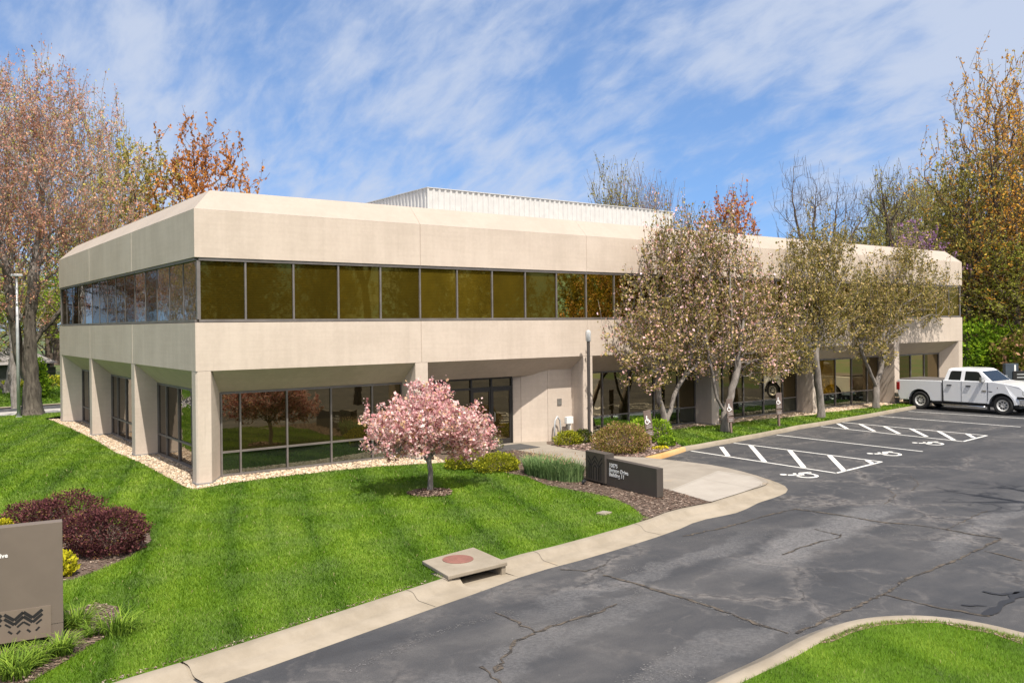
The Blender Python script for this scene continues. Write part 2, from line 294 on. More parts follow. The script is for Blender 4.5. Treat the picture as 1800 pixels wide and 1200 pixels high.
LEAF = {
 'blossom_pink': ([(0, (0.26, 0.10, 0.10)), (0.2, (0.55, 0.27, 0.28)), (0.55, (0.70, 0.42, 0.42)), (0.82, (0.82, 0.60, 0.57)), (0.93, (0.66, 0.42, 0.26)), (1, (0.34, 0.26, 0.09))], 0.35),
 'crab_leaf': ([(0, (0.050, 0.052, 0.012)), (0.3, (0.115, 0.098, 0.026)), (0.55, (0.18, 0.145, 0.048)), (0.74, (0.26, 0.19, 0.095)), (0.86, (0.40, 0.23, 0.20)), (1, (0.52, 0.30, 0.34))], 0.3),
 'crab_green': ([(0, (0.055, 0.054, 0.011)), (0.4, (0.12, 0.102, 0.024)), (0.75, (0.20, 0.158, 0.05)), (1, (0.30, 0.21, 0.11))], 0.35),
 'bud_red': ([(0, (0.19, 0.090, 0.065)), (0.5, (0.31, 0.16, 0.115)), (0.75, (0.38, 0.215, 0.14)), (0.88, (0.27, 0.22, 0.07)), (1, (0.24, 0.24, 0.05))], 0.3),
 'leaf_spring': ([(0, (0.10, 0.12, 0.015)), (0.5, (0.22, 0.23, 0.03)), (1, (0.36, 0.34, 0.07))], 0.4),
 'leaf_olive': ([(0, (0.070, 0.070, 0.012)), (0.5, (0.16, 0.145, 0.03)), (1, (0.28, 0.23, 0.06))], 0.35),
 'leaf_orange': ([(0, (0.17, 0.072, 0.012)), (0.45, (0.31, 0.148, 0.022)), (0.75, (0.40, 0.225, 0.035)), (1, (0.27, 0.24, 0.04))], 0.4),
 'leaf_redmaple': ([(0, (0.24, 0.06, 0.025)), (0.5, (0.46, 0.15, 0.055)), (0.85, (0.55, 0.25, 0.09)), (1, (0.42, 0.27, 0.05))], 0.4),
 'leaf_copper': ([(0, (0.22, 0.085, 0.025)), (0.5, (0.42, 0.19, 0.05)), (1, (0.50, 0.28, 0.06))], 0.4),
 'redbud': ([(0, (0.22, 0.10, 0.20)), (1, (0.42, 0.24, 0.40))], 0.3),
 'leaf_green': ([(0, (0.045, 0.085, 0.006)), (0.5, (0.11, 0.19, 0.012)), (1, (0.22, 0.30, 0.02))], 0.4),
 'leaf_dark': ([(0, (0.020, 0.034, 0.006)), (0.5, (0.055, 0.072, 0.012)), (1, (0.12, 0.12, 0.022))], 0.3),
 'barberry': ([(0, (0.030, 0.010, 0.012)), (0.5, (0.085, 0.026, 0.030)), (0.88, (0.15, 0.055, 0.055)), (0.93, (0.18, 0.10, 0.04)), (1, (0.16, 0.13, 0.03))], 0.2),
 'gold_shrub': ([(0, (0.16, 0.16, 0.01)), (0.5, (0.36, 0.34, 0.015)), (1, (0.58, 0.52, 0.03))], 0.35),
 'yew': ([(0, (0.045, 0.062, 0.006)), (0.45, (0.15, 0.17, 0.012)), (0.8, (0.27, 0.27, 0.016)), (1, (0.36, 0.33, 0.025))], 0.3),
 'yew_deep': ([(0, (0.020, 0.032, 0.006)), (0.6, (0.065, 0.090, 0.012)), (1, (0.16, 0.18, 0.018))], 0.3),
 'spirea': ([(0, (0.085, 0.075, 0.015)), (0.4, (0.19, 0.17, 0.03)), (0.65, (0.22, 0.19, 0.04)), (0.82, (0.30, 0.17, 0.10)), (1, (0.34, 0.17, 0.12))], 0.3),
 'grey_shrub': ([(0, (0.10, 0.10, 0.05)), (0.6, (0.20, 0.20, 0.08)), (1, (0.32, 0.26, 0.20))], 0.3),
 'blade': ([(0, (0.045, 0.085, 0.012)), (0.5, (0.12, 0.20, 0.022)), (1, (0.24, 0.33, 0.04))], 0.35),
 'iris': ([(0, (0.055, 0.095, 0.035)), (0.5, (0.13, 0.21, 0.075)), (0.85, (0.22, 0.31, 0.12)), (1, (0.46, 0.32, 0.20))], 0.35),
 'flower_yellow': ([(0, (0.40, 0.35, 0.01)), (1, (0.70, 0.60, 0.02))], 0.2),
}
LGAIN = {'blossom_pink': 1.24, 'yew': 1.55, 'gold_shrub': 1.3, 'crab_leaf': 2.1, 'crab_green': 2.1, 'bud_red': 1.85, 'leaf_spring': 1.3, 'leaf_olive': 1.95, 'leaf_orange': 2.25, 'leaf_redmaple': 1.25, 'leaf_copper': 1.9, 'leaf_green': 1.7, 'leaf_dark': 1.6, 'spirea': 1.25, 'blade': 1.35, 'iris': 1.25, 'barberry': 1.2}
for nm, (st, tr) in LEAF.items(): tintmat(nm, [(q, tuple(min(.85, c*LGAIN.get(nm, 1.0)) for c in col)) for q, col in st], 0.7, tr)
simple('sign_brown', (0.062, 0.052, 0.044), 0.5, 0.0, 0.05)
simple('sign_taupe', (0.135, 0.108, 0.086), 0.55, 0.0, 0.05)
simple('sign_panel', (0.165, 0.130, 0.100), 0.55, 0.0, 0.05)
simple('cutout_black', (0.008, 0.008, 0.008), 0.8)
simple('letter_white', (0.75, 0.75, 0.74), 0.5, 0, 0.03)
simple('slate_sign', (0.05, 0.065, 0.085), 0.5)
k = NM('truck_paint'); k.p(Base_Color=(0.74, 0.75, 0.77), Roughness=0.25, Coat_Weight=0.6, Coat_Roughness=0.05)
k = NM('auto_glass'); k.p(Base_Color=(0.016, 0.019, 0.018), Roughness=0.05, Specular_IOR_Level=0.35)
k = NM('chrome'); k.p(Base_Color=(0.75, 0.75, 0.74), Roughness=0.18, Metallic=1.0)
k = NM('chrome_dull'); k.p(Base_Color=(0.55, 0.54, 0.52), Roughness=0.35, Metallic=0.9)
simple('rubber', (0.018, 0.018, 0.018), 0.8)
k = NM('rim_metal'); k.p(Base_Color=(0.62, 0.61, 0.58), Roughness=0.42, Metallic=0.35)
simple('black_plastic', (0.02, 0.02, 0.022), 0.5)
simple('tonneau', (0.085, 0.075, 0.068), 0.8)
k = NM('lamp_red'); k.p(Base_Color=(0.28, 0.012, 0.012), Roughness=0.2)
k = NM('lamp_amber'); k.p(Base_Color=(0.75, 0.25, 0.03), Roughness=0.2)
k = NM('lamp_clear'); k.p(Base_Color=(0.62, 0.64, 0.66), Roughness=0.1, Metallic=0.4)
k = NM('lantern_glass'); k.p(Base_Color=(0.75, 0.78, 0.80), Roughness=0.12, Transmission_Weight=0.55, IOR=1.2)
simple('pole_dark', (0.055, 0.047, 0.042), 0.5)
simple('pole_galv', (0.46, 0.47, 0.48), 0.45, 0.3)
simple('post_wood', (0.17, 0.115, 0.095), 0.85)
simple('post_sign', (0.13, 0.095, 0.08), 0.6)
simple('white_box', (0.72, 0.72, 0.70), 0.5)
simple('plaque_grey', (0.16, 0.15, 0.135), 0.5)
simple('mat_dark', (0.06, 0.058, 0.058), 0.95)
simple('manhole_rust', (0.19, 0.082, 0.062), 0.75, 0.0, 0.12, 6)
simple('dark_hole', (0.012, 0.012, 0.012), 0.9)
simple('roof_shingle', (0.23, 0.21, 0.20), 0.9, 0, 0.15, 2)
simple('house_wall', (0.045, 0.045, 0.05), 0.8)
simple('stop_red', (0.48, 0.02, 0.025), 0.4)

# ------------------------------------------------------------------ mesh helpers
RNG = np.random.default_rng(11)
def tag(o, label=None, cat=None, group=None, kind=None):
    if label: o['label'] = label
    if cat: o['category'] = cat
    if group: o['group'] = group
    if kind: o['kind'] = kind
    return o
def empty(name, loc=(0, 0, 0), rz=0.0, label=None, cat=None, group=None):
    o = bpy.data.objects.new(name, None); COL.objects.link(o); o.location = loc; o.rotation_euler = (0, 0, rz); o.empty_display_size = 0.3
    return tag(o, label, cat, group)
def link(name, me, mat, parent=None):
    o = bpy.data.objects.new(name, me); COL.objects.link(o)
    if mat and not me.materials:
        for mm in ([mat] if isinstance(mat, str) else mat): me.materials.append(MATS[mm])
    if parent: o.parent = parent
    return o
def np_mesh(name, V, F, tint=None, smooth=False):
    """V (n,3); F (m,k) constant k; tint per face"""
    me = bpy.data.meshes.new(name); V = np.asarray(V, np.float32); F = np.asarray(F, np.int32); m, kk = F.shape
    me.vertices.add(len(V)); me.vertices.foreach_set('co', V.ravel())
    me.loops.add(m*kk); me.loops.foreach_set('vertex_index', F.ravel())
    me.polygons.add(m); me.polygons.foreach_set('loop_start', np.arange(0, m*kk, kk, dtype=np.int32))
    try: me.polygons.foreach_set('loop_total', np.full(m, kk, np.int32))
    except Exception: pass
    if smooth: me.polygons.foreach_set('use_smooth', np.ones(m, bool))
    me.update(calc_edges=True)
    if tint is not None:
        a = me.attributes.new('tint', 'FLOAT', 'FACE'); a.data.foreach_set('value', np.asarray(tint, np.float32))
    return me
class MB:
    """collects shapes into one mesh"""
    def __init__(s): s.v = []; s.f = []; s.mi = []; s.cur = 0
    def add(s, vs, fs):
        b = len(s.v); s.v += [tuple(map(float, q)) for q in vs]; s.f += [tuple(b+i for i in f) for f in fs]; s.mi += [s.cur]*len(fs); return s
    def box(s, x0, y0, z0, x1, y1, z1):
        return s.add([(x0, y0, z0), (x1, y0, z0), (x1, y1, z0), (x0, y1, z0), (x0, y0, z1), (x1, y0, z1), (x1, y1, z1), (x0, y1, z1)],
                     [(0, 3, 2, 1), (4, 5, 6, 7), (0, 1, 5, 4), (1, 2, 6, 5), (2, 3, 7, 6), (3, 0, 4, 7)])
    def quad(s, a, b, c, d): return s.add([a, b, c, d], [(0, 1, 2, 3)])
    def prism(s, poly, z0, z1):
        n = len(poly)
        return s.add([(x, y, z0) for x, y in poly]+[(x, y, z1) for x, y in poly],
                     [tuple(range(n))[::-1], tuple(range(n, 2*n))]+[(i, (i+1) % n, n+(i+1) % n, n+i) for i in range(n)])
    def loft(s, rings, caps=True):
        n = len(rings[0]); vs = [q for r in rings for q in r]; fs = []
        for j in range(len(rings)-1):
            for i in range(n): fs.append((j*n+i, j*n+(i+1) % n, (j+1)*n+(i+1) % n, (j+1)*n+i))
        if caps: fs += [tuple(range(n))[::-1], tuple(range((len(rings)-1)*n, len(rings)*n))]
        return s.add(vs, fs)
    def tube(s, pts, rad, n=8):
        pts = [Vector(q) for q in pts]; rad = rad if isinstance(rad, (list, tuple)) else [rad]*len(pts)
        rings = []; ref = None
        for i, q in enumerate(pts):
            t = (pts[min(i+1, len(pts)-1)]-pts[max(i-1, 0)]).normalized()
            if ref is None: ref = t.orthogonal().normalized()
            a = (ref-t*ref.dot(t)).normalized(); b = t.cross(a); ref = a
            rings.append([q+(a*math.cos(2*math.pi*k/n)+b*math.sin(2*math.pi*k/n))*rad[i] for k in range(n)])
        return s.loft(rings)
    def lathe(s, prof, c=(0, 0, 0), n=20, axis='z'):
        rings = []
        for r, h in prof:
            ring = []
            for k in range(n):
                a = 2*math.pi*k/n; p, q = r*math.cos(a), r*math.sin(a)
                ring.append((c[0]+p, c[1]+q, c[2]+h) if axis == 'z' else ((c[0]+h, c[1]+p, c[2]+q) if axis == 'x' else (c[0]+p, c[1]+h, c[2]+q)))
            rings.append(ring)
        return s.loft(rings)
    def build(s, name, mat, parent=None, bevel=0, smooth=False, seg=2):
        me = bpy.data.meshes.new(name); me.from_pydata(s.v, [], s.f)
        bm = bmesh.new(); bm.from_mesh(me)
        bmesh.ops.recalc_face_normals(bm, faces=bm.faces)
        if bevel:
            bmesh.ops.remove_doubles(bm, verts=bm.verts, dist=1e-5)
            ed = [e for e in bm.edges if len(e.link_faces) == 2 and e.calc_face_angle(0) > 0.5]
            bmesh.ops.bevel(bm, geom=ed, offset=bevel, segments=seg, affect='EDGES', profile=0.6, clamp_overlap=True)
        bm.to_mesh(me); bm.free()
        if smooth:
            for p in me.polygons: p.use_smooth = True
        o = link(name, me, mat, parent)
        if isinstance(mat, (list, tuple)) and not bevel:
            me.polygons.foreach_set('material_index', s.mi)
        return o
def poly_sheet(name, pts, z, mat, parent=None):
    """flat polygon at height z (pts ground xy), triangulated"""
    me = bpy.data.meshes.new(name); bm = bmesh.new()
    vs = [bm.verts.new((x, y, z)) for x, y in pts]; f = bm.faces.new(vs)
    if f.normal.z == 0: f.normal_update()
    bmesh.ops.triangulate(bm, faces=[f]); bm.normal_update()
    for f in bm.faces:
        if f.normal.z < 0: f.normal_flip()
    bm.to_mesh(me); bm.free(); return link(name, me, mat, parent)
def inside(P, poly):
    P = np.asarray(P); x, y = P[:, 0], P[:, 1]; r = np.zeros(len(P), bool); n = len(poly); j = n-1
    for i in range(n):
        xi, yi = poly[i]; xj, yj = poly[j]
        c = ((yi > y) != (yj > y)) & (x < (xj-xi)*(y-yi)/((yj-yi) if yj != yi else 1e-12)+xi); r ^= c; j = i
    return r
def dist_poly(P, poly):
    d = np.full(len(P), 1e9); n = len(poly)
    for i in range(n):
        a = np.array(poly[i]); b = np.array(poly[(i+1) % n]); ab = b-a; t = np.clip(((P-a)@ab)/max(ab@ab, 1e-9), 0, 1)
        d = np.minimum(d, np.linalg.norm(P-(a+t[:, None]*ab), axis=1))
    return d
def smooth_line(pts, it=2, closed=False):
    for _ in range(it):
        q = []; n = len(pts)
        for i in range(n if closed else n-1):
            a, b = np.array(pts[i]), np.array(pts[(i+1) % n]); q += [tuple(a*.75+b*.25), tuple(a*.25+b*.75)]
        pts = q if closed else [pts[0]]+q+[pts[-1]]
    return pts
def vnoise(x, y, s, seed=0):
    """cheap smooth value noise on arrays, 0..1"""
    x = x/s; y = y/s; xi = np.floor(x).astype(int); yi = np.floor(y).astype(int); fx = x-xi; fy = y-yi
    fx = fx*fx*(3-2*fx); fy = fy*fy*(3-2*fy)
    def h(a, b): return ((np.sin(a*127.1+b*311.7+seed*74.7)*43758.5453) % 1.0)
    return (h(xi, yi)*(1-fx)+h(xi+1, yi)*fx)*(1-fy)+(h(xi, yi+1)*(1-fx)+h(xi+1, yi+1)*fx)*fy
def text_mesh(body, size, name, mat, parent, mw, extrude=0.004, align='LEFT', bold=0.0, spacing=1.0):
    cu = bpy.data.curves.new(name, 'FONT'); cu.body = body; cu.size = size; cu.extrude = extrude; cu.align_x = align
    cu.offset = bold; cu.space_line = spacing; cu.resolution_u = 3
    o = bpy.data.objects.new(name, cu); COL.objects.link(o); bpy.context.view_layer.update()
    dg = bpy.context.evaluated_depsgraph_get(); me = bpy.data.meshes.new_from_object(o.evaluated_get(dg))
    bpy.data.objects.remove(o); bpy.data.curves.remove(cu)
    me.materials.clear(); me.transform(mw); return link(name, me, mat, parent)

# ------------------------------------------------------------------ ground levels
ZL, ZA = -0.18, -0.33                 # lawn, asphalt
def sstep(a, b, x): t = np.clip((x-a)/(b-a), 0, 1); return t*t*(3-2*t)
def zlawn(x, y):
    x = np.asarray(x, float); y = np.asarray(y, float)
    return ZL-0.95*sstep(26.5, 36.0, y)*(x < 60)

# far ground sheet, to the horizon
def grid_sheet(name, xs, ys, zf, mat, tint=None):
    X, Y = np.meshgrid(xs, ys, indexing='ij'); Z = zf(X, Y); n, m = X.shape
    V = np.stack([X, Y, Z], -1).reshape(-1, 3); I = np.arange(n*m).reshape(n, m)
    F = np.stack([I[:-1, :-1], I[1:, :-1], I[1:, 1:], I[:-1, 1:]], -1).reshape(-1, 4)
    me = np_mesh(name, V, F, None, True)
    if tint is not None:
        a = me.attributes.new('tint', 'FLOAT', 'POINT'); a.data.foreach_set('value', tint(V[:, 0], V[:, 1]).astype(np.float32))
    return link(name, me, mat)
far_axis = np.concatenate([np.linspace(-2500, -120, 8), np.linspace(-100, 160, 66), np.linspace(200, 2500, 8)])
tag(grid_sheet('ground', far_axis, far_axis, lambda X, Y: -1.25+0.0*X+2.2*sstep(58, 130, Y)+1.05*sstep(36, 44, X)*(1-sstep(40, 60, Y))-1.0*(np.abs(X) > 200), 'far_ground'), kind='structure')

# outlines read from the photograph, as ground points
KB = [(-40, 1330), (60, 1243), (200, 1198), (352, 1153), (600, 1073), (717, 1035), (790, 1012), (887, 980), (1000, 953), (1133, 915), (1180, 896), (1249, 883)]
kerb_back = smooth_line(gp(KB, ZL), 1)
p0 = np.array(kerb_back[0]); p1 = np.array(kerb_back[2]); ext = (p0-p1)/np.linalg.norm(p0-p1)
kerb_back = [tuple(p0+ext*14), tuple(p0+ext*6)]+kerb_back
tip_px = [(1290, 868), (1330, 858), (1350, 851), (1347, 843), (1318, 833), (1262, 819), (1200, 811), (1132, 804)]
tip_back = smooth_line(gp(tip_px, ZL), 1)
right_px = [(1197, 785), (1244, 777), (1299, 767), (1353, 757), (1400, 747.5), (1500, 731.5), (1598, 714)]
right_back = gp(right_px, ZL)
right_back = right_back+[(right_back[-1][0]+9, right_back[-1][1]+1.3), (right_back[-1][0]+22, right_back[-1][1]+3)]
# parking lot and drive: one asphalt sheet under everything paved
poly_sheet('parking_lot', [(-70, -80), (110, -80), (110, 4), (60, 4), (46, 2), (20, -1), (10, -4), (5, -8), (-3, -11.5), (-70, -32)], ZA, 'asphalt')['kind'] = 'structure'

def kerb_strip(name, pts, side, prof, mat, taper=None):
    """sweep prof [(offset, z)] along pts; side=+1: offsets to the right of travel"""
    P = np.array(pts); n = len(P); T = np.gradient(P, axis=0); T /= np.linalg.norm(T, axis=1)[:, None]
    Nn = np.stack([T[:, 1], -T[:, 0]], 1)*side
    V = []; F = []; m = len(prof)
    for i in range(n):
        tp = 1.0 if taper is None else 1.0+(taper[2]-1.0)*min(1.0, max(0.0, (i-taper[0])/(0.5*(taper[1]-taper[0]))))
        for d, z in prof: V.append((P[i, 0]+Nn[i, 0]*d*tp, P[i, 1]+Nn[i, 1]*d*tp, z))
    for i in range(n-1):
        for j in range(m-1): F.append((i*m+j, i*m+j+1, (i+1)*m+j+1, (i+1)*m+j))
    me = bpy.data.meshes.new(name); me.from_pydata(V, [], F)
    bm = bmesh.new(); bm.from_mesh(me); bmesh.ops.recalc_face_normals(bm, faces=bm.faces)
    if sum(f.normal.z for f in bm.faces) < 0: bmesh.ops.reverse_faces(bm, faces=bm.faces)
    bm.to_mesh(me); bm.free()
    for p in me.polygons: p.use_smooth = True
    o = link(name, me, mat); o['kind'] = 'structure'; return o
ROLL_PROF = [(-0.03, ZL-0.1), (-0.02, ZL-0.005), (0.02, ZL+0.004), (0.14, ZL), (0.20, ZL-0.02), (0.28, ZL-0.10), (0.34, ZL-0.125), (0.74, ZA+0.012), (0.76, ZA-0.05)]
# break the long kerb at the storm inlet
KP = np.array(kerb_back); inl = onz(817, 1003, ZL)[:2]
dense = []
for a, b in zip(KP[:-1], KP[1:]):
    nseg = max(1, int(np.linalg.norm(b-a)/0.25))
    for q in range(nseg): dense.append(tuple(a+(b-a)*q/nseg))
dense.append(tuple(KP[-1])); dense = np.array(dense)
i0 = int(np.argmin(np.linalg.norm(dense-onz(775, 1014, ZL)[:2], axis=1))); i1 = int(np.argmin(np.linalg.norm(dense-onz(889, 980, ZL)[:2], axis=1)))
icr = int(np.argmin(np.linalg.norm(dense-onz(352, 1155, ZL)[:2], axis=1)))
kerb_strip('curb', dense[:icr], 1, ROLL_PROF, 'kerb_concrete')
kerb_strip('curb', [dense[icr-1]+(dense[icr]-dense[icr-1])*0.12]+list(dense[icr+1:i0+2]), 1, ROLL_PROF, 'kerb_concrete')
kb_ = [tuple(q) for q in dense[i1-1:]]; kb_all = kb_+[tuple(kerb_back[-1]+(np.array(tip_back[0])-kerb_back[-1])*f_) for f_ in (.35, .7)]+[tuple(q) for q in tip_back]
kerb_strip('curb', kb_all, 1, ROLL_PROF, 'kerb_concrete', (len(kb_), len(kb_all), 0.66))
kerb_strip('curb', dense[icr-3:icr+3], 1, [(d_, z_-0.028) for d_, z_ in ROLL_PROF], 'kerb_concrete')
kerb_strip('gutter', dense[i0:i1+1], 1, [(-.05, ZA-0.0), (0.30, ZA+0.004), (0.74, ZA+0.012), (0.76, ZA-0.05)], 'kerb_concrete')
TIP_PROF = [(-0.02, ZL+0.004), (0.14, ZL+0.002), (0.28, ZL-0.03), (0.56, ZA+0.02), (0.74, ZA+0.012), (0.76, ZA-0.05)]
R_PROF = [(-0.02, ZL-0.1), (-0.01, ZL+0.0), (0.02, ZL+0.006), (0.15, ZL+0.004), (0.18, ZL-0.02), (0.20, ZA-0.03)]
rust_end = 2
rb_d = []
for a, b in zip(np.array(right_back)[:-1], np.array(right_back)[1:]):
    for q in range(4): rb_d.append(tuple(a+(b-a)*q/4+np.array((0, 0.02*math.sin(len(rb_d)*1.7)))))
rb_d.append(right_back[-1])
kerb_strip('curb', [gp([(1132, 803)], ZL)[0], gp([(1165, 795)], ZL)[0], rb_d[0]], 1, R_PROF, 'kerb_rust')
kerb_strip('curb', rb_d, 1, R_PROF, 'kerb_concrete')

jv = []; jf = []
for ji in range(6, len(dense)-4, 12):
    if i0-2 <= ji <= i1+1 or abs(ji-icr) < 4: continue
    t_ = dense[ji+1]-dense[ji-1]; t_ = t_/np.linalg.norm(t_); n_ = np.array((t_[1], -t_[0])); b_ = len(jv)
    for d_, z_ in ROLL_PROF[2:8]:
        for e_ in (-.007, .007): jv.append((*(dense[ji]+n_*d_+t_*e_), z_+.004))
    jf += [(b_+2*q, b_+2*q+1, b_+2*q+3, b_+2*q+2) for q in range(5)]
tag(link('curb_joint', np_mesh('curb_joint', np.array(jv), np.array(jf)), 'joint_dark'), kind='structure')
# island at lower right
IS = [(1150, 1285), (1300, 1199), (1393, 1157), (1453, 1121), (1510, 1099), (1560, 1091), (1633, 1089), (1717, 1100), (1797, 1120)]
isl = smooth_line(gp(IS, ZL), 2)
e0 = np.array(isl[0]); e1 = np.array(isl[-1])
isl_poly = [tuple(e0+np.array((-1.2, -2.5))), tuple(e0)]+isl+[tuple(e1+np.array((0.5, -1.6))), tuple(e1+np.array((0.6, -4))), tuple(e1+np.array((-0.2, -14))), tuple(e0+np.array((-4.5, -12)))]
ISL_PROF = [(-0.02, ZL-0.05), (0.0, ZL+0.015), (0.20, ZL+0.012), (0.27, ZL-0.02), (0.32, ZL-0.11), (0.50, ZL-0.138), (0.52, ZA-0.05)]
kerb_strip('island_curb', isl_poly[:-2], -1, ISL_PROF, 'kerb_concrete')

# lawns: soil sheet in polygon + blades
gravel_l = gp([(95, 740), (125, 753), (165, 772), (207, 797), (247, 813), (300, 842), (327, 857), (347, 860)], ZL)
gravel_f = gp([(347, 860), (400, 850), (500, 837), (600, 826), (667, 820), (750, 815), (790, 812)], ZL)
mulch_edge = gp([(790, 813), (840, 827), (883, 830), (927, 838), (960, 853), (1010, 862), (1067, 873), (1107, 888), (1133, 909)], ZL)
lawn_front = dense[:np.argmin(np.linalg.norm(dense-np.array(mulch_edge[-1]), axis=1))+1]
# inlet notch
slab_px = [(743, 985), (832, 963), (891, 987), (790, 1018)]
slab = gp(slab_px, ZL)
lawn_poly = [tuple(q) for q in lawn_front if True]+mulch_edge[::-1]+gravel_f[:-1][::-1]+gravel_l[:-1][::-1]+[(-0.6, 24.5), (1.0, 26.0), (60, 26), (60, 36.4), (-45, 36.4), (-45, -26)]
def stripe(x, y):
    s = 0.94*x-0.33*y; q = (s/0.87+0.35*vnoise(x, y, 6.0, 3)) % 1.0
    dark = np.exp(-((q-0.5)/0.13)**2)
    amp = np.clip(2.1*vnoise(x, y, 2.6, 9)-0.55, 0, 1)
    alt = 0.5+0.5*np.sin(s*math.pi/0.87+1.0)
    return 0.60-0.30*dark*(0.25+0.75*amp)+0.30*(alt-0.5)+0.22*(vnoise(x, y, 1.3, 5)-0.5)+0.18*(vnoise(x, y, 0.4, 6)-0.5)+0.16*(vnoise(x, y, 4.0, 8)-0.5)
def lawn_soil(name, poly, step, kind='structure'):
    me = bpy.data.meshes.new(name); bm = bmesh.new()
    f = bm.faces.new([bm.verts.new((x, y, 0)) for x, y in poly]); f.normal_update(); bmesh.ops.triangulate(bm, faces=[f])
    xs = [q[0] for q in poly]; ys = [q[1] for q in poly]
    for ax, lo, hi in ((0, min(xs), max(xs)), (1, min(ys), max(ys))):
        c = max(lo, -30)+step
        while c < min(hi, 62):
            co = [0, 0, 0]; no = [0, 0, 0]; co[ax] = c; no[ax] = 1
            bmesh.ops.bisect_plane(bm, geom=bm.verts[:]+bm.edges[:]+bm.faces[:], plane_co=co, plane_no=no); c += step
    for v in bm.verts: v.co.z = float(zlawn(v.co.x, v.co.y))
    bm.normal_update()
    for f in bm.faces:
        if f.normal.z < 0: f.normal_flip()
    bm.to_mesh(me); bm.free()
    n = len(me.vertices); co = np.empty(n*3, np.float32); me.vertices.foreach_get('co', co); co = co.reshape(-1, 3)
    a = me.attributes.new('tint', 'FLOAT', 'POINT'); a.data.foreach_set('value', np.clip(stripe(co[:, 0], co[:, 1]), 0, 1).astype(np.float32))
    for p in me.polygons: p.use_smooth = True
    o = link(name, me, 'lawn_soil'); o['kind'] = kind; return o
lawn_soil('lawn', lawn_poly, 0.45)
lawn_soil('lawn', isl_poly, 0.4)
right_lawn = [tuple(q) for q in rb_d[0:33]]
gr_px = [(1182, 757), (1220, 751), (1277, 748), (1311, 741), (1369, 736), (1425, 731), (1455, 726), (1515, 719), (1548, 714), (1597, 709)]
gravel_r = gp(gr_px, ZL)
right_lawn = rb_d+[(rb_d[-1][0], -0.3)]+gravel_r[::-1]+gp([(1178, 770)], ZL)
lawn_soil('lawn', right_lawn, 0.6)

def blades(name, poly, n, h, wd, cam_falloff, excl=(), edge=0.03, tintf=stripe, zf=zlawn):
    poly_a = np.array(poly); lo = poly_a.min(0); hi = poly_a.max(0); lo = np.maximum(lo, (-14, -32)); hi = np.minimum(hi, (62, 70))
    out = []; got = 0
    tries = 0
    while got < n and tries < 60:
        tries += 1
        P = lo+RNG.random((400000, 2))*(hi-lo)
        P = P[inside(P, poly)]
        d = P-CAM[:2]; r = np.linalg.norm(d, axis=1)
        dep = d@BF[:2]; lat = d@BR[:2]
        vis = (dep > 3) & (np.abs(lat) < dep*0.66+1.0)
        keep = vis & (RNG.random(len(P)) < np.minimum(1, (cam_falloff/r)**1.8))
        P = P[keep]
        for e in excl: P = P[~inside(P, e)]
        if len(P) == 0: break
        out.append(P); got += len(P)
    P = np.concatenate(out)[:n]
    if edge: 
        de = dist_poly(P, poly); keep = de > edge*RNG.random(len(P))**2; P = P[keep]
    n = len(P); r = np.linalg.norm(P-CAM[:2], axis=1); k = np.clip(r/14, 0.8, 2.6)
    ang = RNG.random(n)*2*math.pi; ca, sa = np.cos(ang), np.sin(ang)
    H = h*(0.6+0.8*RNG.random(n))*(0.85+0.15*k); W = wd*k*(0.7+0.6*RNG.random(n)); lean = H*(0.25+0.8*RNG.random(n)); la = RNG.random(n)*2*math.pi
    z = zf(P[:, 0], P[:, 1])-0.006
    A = np.stack([P[:, 0]-ca*W/2, P[:, 1]-sa*W/2, z], 1); B = np.stack([P[:, 0]+ca*W/2, P[:, 1]+sa*W/2, z], 1)
    mx = P[:, 0]+np.cos(la)*lean*.4; my = P[:, 1]+np.sin(la)*lean*.4
    C = np.stack([mx+ca*W*.4, my+sa*W*.4, z+H*.65], 1); D = np.stack([mx-ca*W*.4, my-sa*W*.4, z+H*.65], 1)
    E = np.stack([P[:, 0]+np.cos(la)*lean, P[:, 1]+np.sin(la)*lean, z+H], 1)
    V = np.stack([A, B, C, D, E], 1).reshape(-1, 3); b = np.arange(n)*5
    F = np.concatenate([np.stack([b, b+1, b+2], 1), np.stack([b, b+2, b+3], 1), np.stack([b+3, b+2, b+4], 1)])
    t = np.clip(tintf(P[:, 0], P[:, 1])+0.22*(RNG.random(n)-0.5), 0, 0.93); dry = RNG.random(n) < 0.012; t[dry] = 1.0
    me = np_mesh(name, V, F, np.tile(t, 3)); o = link(name, me, 'grass_blades'); o['kind'] = 'stuff'; return o


# beds, walkway
tree_ring = onz(757, 866, ZL)[:2]
ring_poly = [(tree_ring[0]+0.62*math.cos(a)*(1+.07*math.sin(3*a)), tree_ring[1]+0.62*math.sin(a)*(1+.06*math.cos(5*a))) for a in np.linspace(0, 2*math.pi, 28, endpoint=False)]
walk_px = [(878, 772), (914, 773), (961, 774), (961, 781), (995, 788), (1029, 794), (1062, 801), (1124, 804), (1132, 804)]
walk_poly = gp(walk_px, ZL)+tip_back[::-1]+gp([(1249, 883)], ZL)+gp([(1178, 862), (1035, 822), (960, 800), (905, 791), (862, 783)], ZL)+[(8.6, 1.25), (12.6, 1.25)]
mulch_a = gp([(790, 811)], ZL)+mulch_edge+[tuple(q) for q in dense if inside([q], gp([(1125, 930), (1262, 870), (1240, 860), (1100, 890)], ZL))[0]]+gp([(1249, 883), (1178, 862), (1035, 822), (960, 800), (905, 791), (862, 783), (835, 787)], ZL)
mulch_b = gp([(961, 782), (995, 789), (1029, 795), (1062, 802), (1124, 805), (1140, 801), (1197, 786), (1190, 777), (1178, 769), (1182, 757)], ZL)+[(15.2, -0.15), (14.0, -0.15)]
